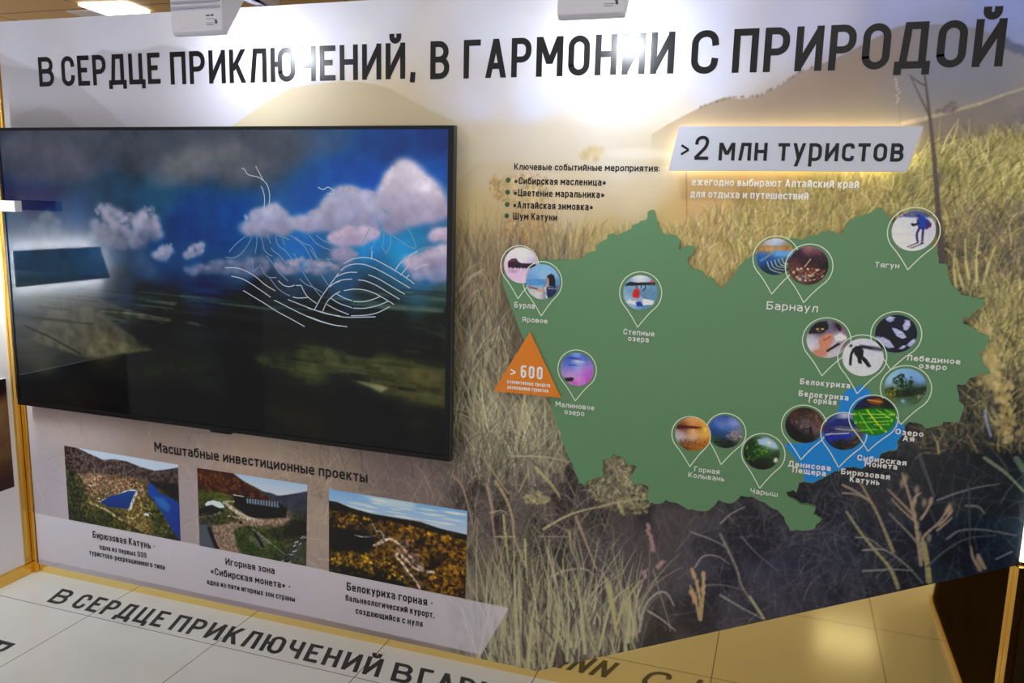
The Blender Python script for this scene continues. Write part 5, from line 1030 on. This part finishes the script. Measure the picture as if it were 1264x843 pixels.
def p14(k, P, Q):
    k.field([(960, 580, 136, 176, 232), (870, 620, 150, 190, 236), (1060, 620, 130, 170, 228), (870, 720, 104, 104, 50), (1000, 700, 44, 60, 36), (1080, 700, 70, 80, 52), (960, 760, 66, 84, 56), (1060, 770, 84, 96, 64), (960, 800, 110, 140, 130)], Q)
    k.dots(P([(870, 625), (900, 590), (940, 575), (970, 600), (980, 660), (940, 690), (880, 670)]), 90, .0015, .0035, [(44, 66, 44), (60, 84, 52), (34, 50, 36)], .85); k.dots(P([(985, 640), (1000, 600), (1020, 630), (1015, 680), (985, 690)]), 40, .0015, .003, [(44, 66, 50), (56, 78, 54)], .85)
    k.fill(P([(820, 690), (870, 675), (920, 700), (1000, 690), (1120, 670), (1120, 730), (900, 750), (815, 740)]), (44, 58, 36), .0015, .85, noise=.5, nscale=.008); k.dots(P([(820, 700), (900, 690), (910, 740), (830, 740)]), 40, .0015, .003, [(150, 146, 60), (120, 120, 50)], .8); k.dots(P([(1030, 735), (1100, 715), (1105, 745), (1050, 755)]), 18, .001, .002, [(170, 160, 136)], .8); k.blob(*Q(945, 775), .006, .005, (130, 180, 206), .9)
def p15(k, P, Q):
    k.field([(250, 220, 60, 46, 40), (200, 260, 84, 66, 56), (320, 260, 90, 70, 60), (130, 340, 16, 12, 14), (180, 300, 84, 72, 70), (250, 320, 130, 118, 124), (330, 330, 120, 104, 104), (180, 400, 8, 6, 8), (280, 430, 12, 10, 12), (360, 300, 96, 60, 44), (330, 390, 84, 74, 80), (240, 370, 60, 54, 60)], Q)
    k.dots(P([(140, 260), (250, 210), (350, 250), (370, 330), (250, 340), (160, 310)]), 90, .001, .003, [(110, 90, 80), (60, 46, 40), (150, 136, 136), (84, 64, 54)], .6); k.fill(P([(112, 310), (150, 320), (220, 370), (280, 430), (200, 430), (130, 390)]), (8, 6, 8), .0015, .95)
    bk = (10, 8, 12); k.blob(*Q(292, 328), .0028, .0028, bk, .97); k.line(P([(290, 340), (295, 365)]), .007, bk, .97); k.line(P([(293, 365), (282, 400)]), .003, bk, .97); k.line(P([(298, 365), (312, 405)]), .003, bk, .97); k.line(P([(285, 345), (245, 340), (242, 365)]), .002, bk, .95)
def p16(k, P, Q):
    k.field([(540, 255, 196, 206, 222), (450, 280, 60, 76, 130), (580, 290, 70, 76, 120), (420, 340, 66, 56, 90), (520, 330, 100, 96, 104), (600, 330, 92, 92, 96), (440, 400, 44, 60, 150), (560, 390, 56, 76, 160), (640, 380, 96, 90, 84), (500, 450, 40, 34, 28), (600, 450, 72, 66, 40), (540, 480, 50, 42, 34)], Q)
    k.fill(P([(400, 330), (470, 270), (560, 265), (640, 300), (640, 330), (480, 320)]), (44, 56, 110), .0015, .85); k.fill(P([(385, 390), (480, 395), (570, 370), (580, 395), (480, 420), (400, 410)]), (44, 62, 160), .001, .9); k.line(P([(390, 380), (480, 375), (560, 372)]), .003, (190, 190, 206), .9); k.line(P([(470, 340), (560, 350), (640, 350)]), .003, (176, 170, 160), .8)
    k.dots(P([(420, 430), (640, 400), (650, 440), (560, 490), (470, 480)]), 60, .0012, .003, [(28, 22, 20), (110, 110, 60), (60, 54, 36), (84, 60, 44)], .8)
def p17(k, P, Q):
    k.field([(680, 150, 30, 34, 66), (760, 140, 90, 60, 40), (840, 180, 30, 44, 36), (640, 180, 34, 44, 56), (640, 240, 36, 110, 24), (760, 240, 40, 130, 28), (850, 250, 40, 120, 30), (650, 320, 44, 96, 24), (760, 340, 36, 120, 24), (820, 320, 40, 130, 30)], Q)
    k.fill(P([(580, 215), (680, 198), (880, 205), (905, 280), (800, 365), (740, 385), (640, 350), (590, 290)]), (40, 124, 26), .001, .9, noise=.25, nscale=.008)
    for l in [[(690, 210), (760, 300), (820, 360)], [(630, 220), (690, 320), (735, 378)], [(760, 205), (870, 275)], [(590, 235), (890, 240)], [(590, 298), (870, 285)], [(640, 352), (760, 345)], [(700, 265), (900, 255)], [(820, 205), (890, 245)], [(740, 310), (850, 310)]]: k.line(P(l), .0022, (176, 206, 84), .9)
    k.line(P([(690, 205), (770, 310), (830, 370)]), .003, (206, 214, 60), .9); k.blob(*Q(648, 322), .004, .0035, (170, 70, 40), .95); k.fill(P([(690, 135), (780, 125), (815, 150), (770, 170), (700, 155)]), (150, 84, 40), .001, .8); k.line(P([(700, 135), (790, 150)]), .002, (230, 180, 90), .9); k.fill(P([(610, 150), (680, 140), (720, 170), (640, 190)]), (34, 40, 84), .001, .8)
pin((643, 327.5), 21, (641.5, 328), 23.5, (639.4, 368.7), p1, A6, 'a pier over a pink lake', 0)
pin((669.8, 348), 21, (669.5, 348), 24, (668, 390), p2, A6, 'a woman in a deck chair by the sea', 1)
pin((790.5, 361.2), 21.5, (790.6, 361.5), 26, (787, 404), p3, A6, 'a paddler in a red vest on a board', 0)
pin((712.4, 456), 20.3, (712.2, 456), 23.8, (710, 495), p4, F6, 'a violet lake under blue clouds', 0)
pin((895, 533), 21.5, (896, 533.5), 24.8, (890, 573.5), p6, E6, 'a rocky ridge under a blue sky', 0)
pin((855, 536), 21.8, (853, 537), 24, (851.5, 576), p5, E6, 'an orange sunset over reeds', 1)
pin((940, 559), 22.5, (942, 560), 27, (937.6, 602.6), p7, E6, 'a green wooded gorge', 0)
pin((957, 317), 23.5, (957.5, 318.5), 28.4, (952.6, 363), p8, B6, 'a blue river loop', 0)
pin((997.5, 328), 25, (998.5, 329), 29.4, (992, 373.5), p9, B6, 'a town at dusk', 1)
pin((1127.7, 285), 27.3, (1127.7, 286), 32.6, (1120.5, 333), p10, B6, 'a skier in a blue jacket', 0)
pin((1106, 412), 26, (1106, 413), 31.6, (1099, 456.6), p13, C6, 'white swans on dark water', 0)
pin((1020.5, 418.8), 25.3, (1020.2, 420), 30, (1014.4, 464), p11, C6, 'a face treatment by candlelight', 1)
pin((1065, 441), 25.7, (1064, 441), 30.4, (1058, 486), p12, C6, 'a snowboarder on a white slope', 2)
pin((1117.5, 478), 26.3, (1118, 479.5), 31.8, (1112, 524), p14, C6, 'a tree-lined pond', 1)
pin((993, 525), 24, (992.5, 526), 28.3, (988.6, 567.5), p15, D6, 'a figure in a cave mouth', 2)
pin((1041, 533), 25, (1041.3, 535), 28.6, (1035, 577), p16, D6, 'a valley with a blue river', 3)
pin((1079, 513.5), 27, (1078, 515), 30.8, (1071.3, 557), p17, D6, 'green gaming table markings', 4)
YT = YP - .0020
NAMES = [([('Бурла', (635, 379.5), 659.5, 7)], .13), ([('Яровое', (644.5, 397), 675.6, 6.2)], .13), ([('Степные', (769.4, 412.4), 807.6, 6.8), ('озера', (775.2, 420.7), 800.5, 6.8)], .13), ([('Малиновое', (685.9, 501.6), 733.4, 6.4), ('озеро', (696.8, 511), 721, 6.4)], .13),
         ([('Горная', (856.9, 581.7), 887.8, 6.4), ('Колывань', (849.6, 588.8), 894, 6.4)], .12), ([('Чарыш', (926, 608.7), 959.5, 6.4)], .12), ([('Барнаул', (946, 381.7), 1009, 10)], .12), ([('Тягун', (1079.8, 330), 1109.6, 7)], .13),
         ([('Белокуриха', (987.4, 474), 1049, 7.2)], .19), ([('Белокуриха', (985.7, 488.8), 1047, 7.2), ('Горная', (998, 497), 1032, 7.2)], .19), ([('Лебединое', (1119, 444.8), 1185, 7.2), ('озеро', (1134, 454.4), 1168.3, 7.2)], .19), ([('Озеро', (1105, 535.8), 1139.4, 7.2), ('Ая', (1114, 544), 1128, 7.2)], .19),
         ([('Сибирская', (1058, 568), 1118.5, 7.2), ('Монета', (1067, 575.3), 1107, 7.2)], .19), ([('Бирюзовая', (1038, 585), 1098, 7.2), ('Катунь', (1048.7, 594.5), 1085.4, 7.2)], .19), ([('Денисова', (973, 575.3), 1025, 7.2), ('Пещера', (978, 583), 1019, 7.2)], .19)]
NAMES = [(l, {.12: .145, .13: .155, .19: .195}[w_]) for l, w_ in NAMES]
for ls, sw in NAMES: text_obj('place_name', ls, M['white_ink'], mp, YT, s_w=sw, gap=.2, lower=.74)

# ------------------------------------------------------------------ orange triangle
tr = empty('triangle_sign', (W(652, 480)[0], -.022, W(652, 485)[1])); tag(tr, 'orange triangular board at the left edge of the green map', 'sign')
MB().prism([W(654, 410, -.028), W(692, 491, -.028), W(609, 482.6, -.028)], -.028, -.0215).build('board', M['orange'], tr)
text_obj('figure', [('>', (629.2, 464), 637.2, 11), ('600', (642.5, 466), 669.5, 15.5)], M['white_ink'], tr, -.0286, s_w=.17, gap=.2)
text_obj('lettering', [('коллективных средств', (626, 472.9), 679, 5.0), ('размещения туристов', (626.4, 479.7), 676.7, 5.0)], M['white_ink'], tr, -.0286, s_w=.17, gap=.16)
MB().box(W(674, 480)[0], W(682, 480)[0], -.0215, -.0191, W(678, 484)[1], W(678, 478)[1]).build('spacer', M['board'], tr)

# ------------------------------------------------------------------ backlit sign
YB = -.045
sg = empty('backlit_sign', (W(980, 210)[0], -.03, W(980, 211)[1])); tag(sg, 'white slanted backlit sign board standing off the mural above the green map', 'sign')
SP = [W(838.2, 155.6, YB), W(1140.3, 155.6, YB), W(1119.8, 212, YB), W(824.8, 210.5, YB)]
MB().prism(SP, YB, YB + .008).build('board', M['sign'], sg, bevel=.001)
cxs = sum(p[0] for p in SP) / 4; czs = sum(p[1] for p in SP) / 4
def inset(p, d):
    n = len(p); out = []
    for i in range(n):
        a, b_, c_ = np.array(p[i - 1]), np.array(p[i]), np.array(p[(i + 1) % n])
        u = (b_ - a) / np.linalg.norm(b_ - a); w_ = (c_ - b_) / np.linalg.norm(c_ - b_)
        n1 = np.array([u[1], -u[0]]); n2 = np.array([w_[1], -w_[0]]); k = (n1 + n2) / (1 + np.dot(n1, n2))
        out.append(b_ + k * d)
    return out
def led_ring(poly, d, y0, y1, material, parent):
    a = inset(poly, d); n = len(a); mb = MB(); c_ = inset(poly, d + .006)
    mb.add([(p[0], y0, p[1]) for p in a] + [(p[0], y1, p[1]) for p in a] + [(p[0], y0, p[1]) for p in c_] + [(p[0], y1, p[1]) for p in c_],
           [(i, (i + 1) % n, n + (i + 1) % n, n + i) for i in range(n)] + [(2 * n + i, 3 * n + i, 3 * n + (i + 1) % n, 2 * n + (i + 1) % n) for i in range(n)] +
           [(i, 2 * n + i, 2 * n + (i + 1) % n, (i + 1) % n) for i in range(n)] + [(n + i, n + (i + 1) % n, 3 * n + (i + 1) % n, 3 * n + i) for i in range(n)])
    return mb.build('led_strip', material, parent)
led_ring(SP, .006, YB + .022, YB + .040, M['led_warm'], sg)
for u in (-.2, .2): MB().box(cxs + u - .02, cxs + u + .02, YB + .008, -.0016, czs - .02, czs + .02).build('spacer', M['board'], sg)
text_obj('lettering', [('>', (839, 194), 851, 20), ('2', (857, 197.3), 874, 29.6), ('млн', (886.7, 198), 945.8, 29.6), ('туристов', (959.3, 198.5), 1114, 29.6)], BK, sg, YB - .0006, s_w=.14, gap=.15, lower=.74)

# ------------------------------------------------------------------ floodlights over the mural
def floodlight(pxl, pxr, pyb, label, yb=-.31):
    xl = at(pxl, pyb, yb)[0]; xr = at(pxr, pyb, yb)[0]; zb_ = at((pxl + pxr) / 2, pyb, yb)[2]
    e = empty('floodlight', ((xl + xr) / 2, yb + .09, zb_)); tag(e, label, 'floodlight', 'floodlights over the mural')
    prof = [(yb, zb_ + .010), (yb + .012, zb_), (yb + .022, zb_), (yb + .155, zb_ + .175), (yb + .150, zb_ + .20), (yb + .06, zb_ + .235), (yb, zb_ + .235)]
    MB().prism_x(prof, xl, xr).build('housing', M['lamp'], e, bevel=.003)
    for k in range(9): z = zb_ + .074 + k * .0165; MB().box(xl + .006, xr - .006, yb - .006, yb + .004, z, z + .006).build('cooling_fin', M['fin'], e)
    a0 = np.array([yb + .022, zb_]); a1 = np.array([yb + .155, zb_ + .175]); nrm = np.array([a1[1] - a0[1], -(a1[0] - a0[0])]); nrm /= np.linalg.norm(nrm)
    q0 = a0 + (a1 - a0) * .08; q1 = a0 + (a1 - a0) * .30
    MB().prism_x([tuple(q0 - nrm * .001), tuple(q1 - nrm * .001), tuple(q1 + nrm * .003), tuple(q0 + nrm * .003)], (xl + xr) / 2 - .034, (xl + xr) / 2 + .034).build('lens', M['lens'], e)
    c = (a0 + a1) / 2
    for (s0, s1) in [(.02, .06), (.32, .38)]:
        p0 = a0 + (a1 - a0) * s0; p1 = a0 + (a1 - a0) * s1
        MB().prism_x([tuple(p0), tuple(p1), tuple(p1 + nrm * .004), tuple(p0 + nrm * .004)], xl + .006, xr - .006).build('lens_bar', M['fin'], e)
    xm = (xl + xr) / 2
    MB().prism_x([(yb + .07, zb_ + .2), (yb + .082, zb_ + .2), (yb + .082, ZT + .006), (.05, ZT + .006), (.05, ZT - .01), (.062, ZT - .01), (.062, ZT + .018), (yb + .07, ZT + .018)], xm - .014, xm + .014).build('bracket', M['fin'], e, ngon=True)
    s = MB()
    wd = xr - xl
    for (u0, u1, v0, v1) in [(.70, .77, .050, .054), (.79, .84, .050, .055), (.86, .90, .036, .040), (.87, .91, .028, .036), (.70, .86, .030, .0312), (.70, .84, .025, .0262), (.70, .85, .042, .0432)]:
        s.box(xl + wd * u0, xl + wd * u1, yb - .0006, yb + .001, zb_ + v0, zb_ + v1)
    o = s.build('rating_print', M['sticker'], e)
    for v in (.10, .14):
        b = MB(); pts = [(xr + .003, yb + .06 + .006 * math.cos(t), zb_ + v + .006 * math.sin(t)) for t in np.linspace(0, 2 * math.pi, 13)[:-1]]
        b.add(pts + [(xr - .002, p[1], p[2]) for p in pts], [tuple(range(12))] + [(i, i + 12, (i + 1) % 12 + 12, (i + 1) % 12) for i in range(12)])
        b.build('side_screw', M['frame'], e)
floodlight(211.5, 274.5, 42.5, 'grey box floodlight at the top left, hung before the mural above the large screen')
floodlight(687.5, 770, 21.5, 'grey box floodlight at the top middle, hung before the slogan')

# ------------------------------------------------------------------ left wall: backlit board, picture, projecting shelf end
XB = WL + .035
qs = [(8, 312), (122, 303), (135, 343), (12, 355)]
vp = [on_x(px_, py_, XB) for px_, py_ in qs]
pl = [(2 * (YS + .004) - a, z) for a, z in vp]                       # mirror of what the screen reflects
zt_ = (pl[0][1] + pl[1][1]) / 2; zb_ = (pl[2][1] + pl[3][1]) / 2
yn = max(pl[0][0], pl[3][0])
poly = [(-.10, zt_), (pl[1][0], zt_), (pl[2][0], zb_), (-.10, zb_)]
lb = empty('backlit_wall_board', (XB, -.3, zb_)); tag(lb, 'white backlit board on the left side wall, mirrored in the left end of the screen', 'sign')
MB().prism_x(poly, XB, XB + .008).build('board', M['sign'], lb)
for (ya, za), (yb_, zb2) in [(poly[0], poly[1]), (poly[1], poly[2]), (poly[2], poly[3])]:
    cy, cz = -.3, (zt_ + zb_) / 2
    t_ = lambda y, z: (y + (cy - y) * .02, z + (cz - z) * .03)
    a, b_ = t_(ya, za), t_(yb_, zb2)
    MB().add([(XB - .012, a[0], a[1]), (XB - .012, b_[0], b_[1]), (XB - .002, b_[0], b_[1]), (XB - .002, a[0], a[1])], [(0, 1, 2, 3)]).build('led_strip', M['led_white'], lb)
MB().box(WL, XB, -.34, -.30, (zt_ + zb_) / 2 - .02, (zt_ + zb_) / 2 + .02).build('spacer', M['board'], lb)
ys = -.16
se = at(18, 254, ys); zt2 = at(10, 247.5, ys)[2]; zb2 = at(10, 261, ys)[2]
sh = MB().box(WL, se[0], ys, ys + .03, zb2, zt2).build('shelf_bar', M['frame'], bevel=.0015); tag(sh, 'short white bar sticking out of the left wall in front of the screen edge', 'bar')
pa, pb = on_x(7, 467, WL + .004), on_x(18, 600, WL + .004)
pc = empty('wall_picture', (WL, pb[0], pb[1])); tag(pc, 'brown picture cut off by the left photo edge, on the white side wall', 'picture')
y_r = (pa[0] + pb[0]) / 2; zp0, zp1 = pb[1] - .002, pa[1]
MB().box(WL, WL + .003, y_r - .62, y_r, zp0, zp1).build('mount', M['board'], pc)
pk = Canvas(0, .64, zp0 - .01, zp1 + .01, .003)
pk.field([(.05, zp1, 40, 30, 26), (.3, zp1, 60, 46, 36), (.6, zp1, 70, 56, 46), (.05, (zp0 + zp1) / 2 + .07, 128, 96, 66), (.3, (zp0 + zp1) / 2 + .07, 150, 116, 80), (.05, (zp0 + zp1) / 2 - .05, 96, 72, 48), (.3, (zp0 + zp1) / 2 - .05, 110, 84, 56), (.03, zp0, 54, 36, 24), (.3, zp0, 80, 56, 36), (.6, zp0, 70, 46, 30)], lambda x, y: (x, y))
pk.a *= (1 + .5 * (pk.noise(.05, seed=4, sx=3) - .5))[..., None]
v, q = quad_sheet([(.62, zp1), (0, zp1), (0, zp0), (.62, zp0)], 60, 90, 0)
o = painted('print', pk, v, q, print_mat('picture_print', .35), None)
co = np.array([c.co[:] for c in o.data.vertices]); o.data.vertices.foreach_set('co', np.stack([np.full(len(co), WL + .0036), y_r - co[:, 0], co[:, 2]], 1).astype(np.float32).ravel()); child(pc, o)

# LED strip up the corner at the right end of the mural
zl = at(1257, 693, -.015)[2]
ls = empty('corner_light_strip', (WR - .012, -.01, zl)); tag(ls, 'bright warm light strip running up the right edge of the mural', 'light strip')
MB().box(WR - .014, WR - .002, -.016, -.006, zl, ZT - .02).build('diffuser', M['led_corner'], ls)
MB().box(WR - .015, WR - .001, -.006, .001, zl - .004, ZT - .018).build('rail', M['frame'], ls)

# ------------------------------------------------------------------ vinyl slogan on the floor
def floor_text(words, base, height, lean, name, label, rot=None):
    root = empty(name, (0, 0, 0)); tag(root, label, 'floor lettering')
    for i, (s, xa, xb) in enumerate(words):
        tgt = (xb - xa) / height; sx = 1.0
        for _ in range(14):
            V, Fc, w = text_geo(s, .165, .17, sx=sx); sx *= 1 + (tgt / w - 1) * 1.05
        V, Fc, w = text_geo(s, .165, .17, sx=sx)
        pts = [(xa + (v[0] + lean * v[1]) * height, base + v[1] * height) for v in V]
        if rot: pts = [rot(*p) for p in pts]
        up = [v[2] for v in V]
        if i == 0: root.location = (pts[0][0], pts[0][1], 0)
        child(root, mesh_obj('word', [(x, y, .0008 + u) for (x, y), u in zip(pts, up)], Fc, M['vinyl']))
    return root
fx = lambda px_, py_: on_floor(px_, py_)[0]
BY = (on_floor(53, 745)[1] + on_floor(30 + 750 / 4.21, 700 + 320 / 4.21)[1] + on_floor(483, 838)[1]) / 3
floor_text([('В', fx(53, 745), fx(74, 748)), ('СЕРДЦЕ', fx(84, 750), fx(199, 773)), ('ПРИКЛЮЧЕНИЙ', fx(208, 776), fx(470, 833)), ('В', fx(483, 838), fx(509, 842)), ('ГАРМОНИИ', fx(516, 844), -.44), ('С', -.33, -.25), ('ПРИРОДОЙ', -.17, .55)], BY, .105, -.3, 'floor_slogan', 'black vinyl slogan running along the foot of the mural on the white tiles')

tx, ty = on_floor(20, 795)
floor_text([('В', 0, .072), ('СЕРДЦЕ', .115, .62), ('ПРИКЛЮЧЕНИЙ', .70, 1.65)], 0, .105, 0, 'floor_slogan', 'black vinyl slogan along the left wall, only its first corner inside the photo', rot=lambda u, v: (tx - .105 + v, ty - u))
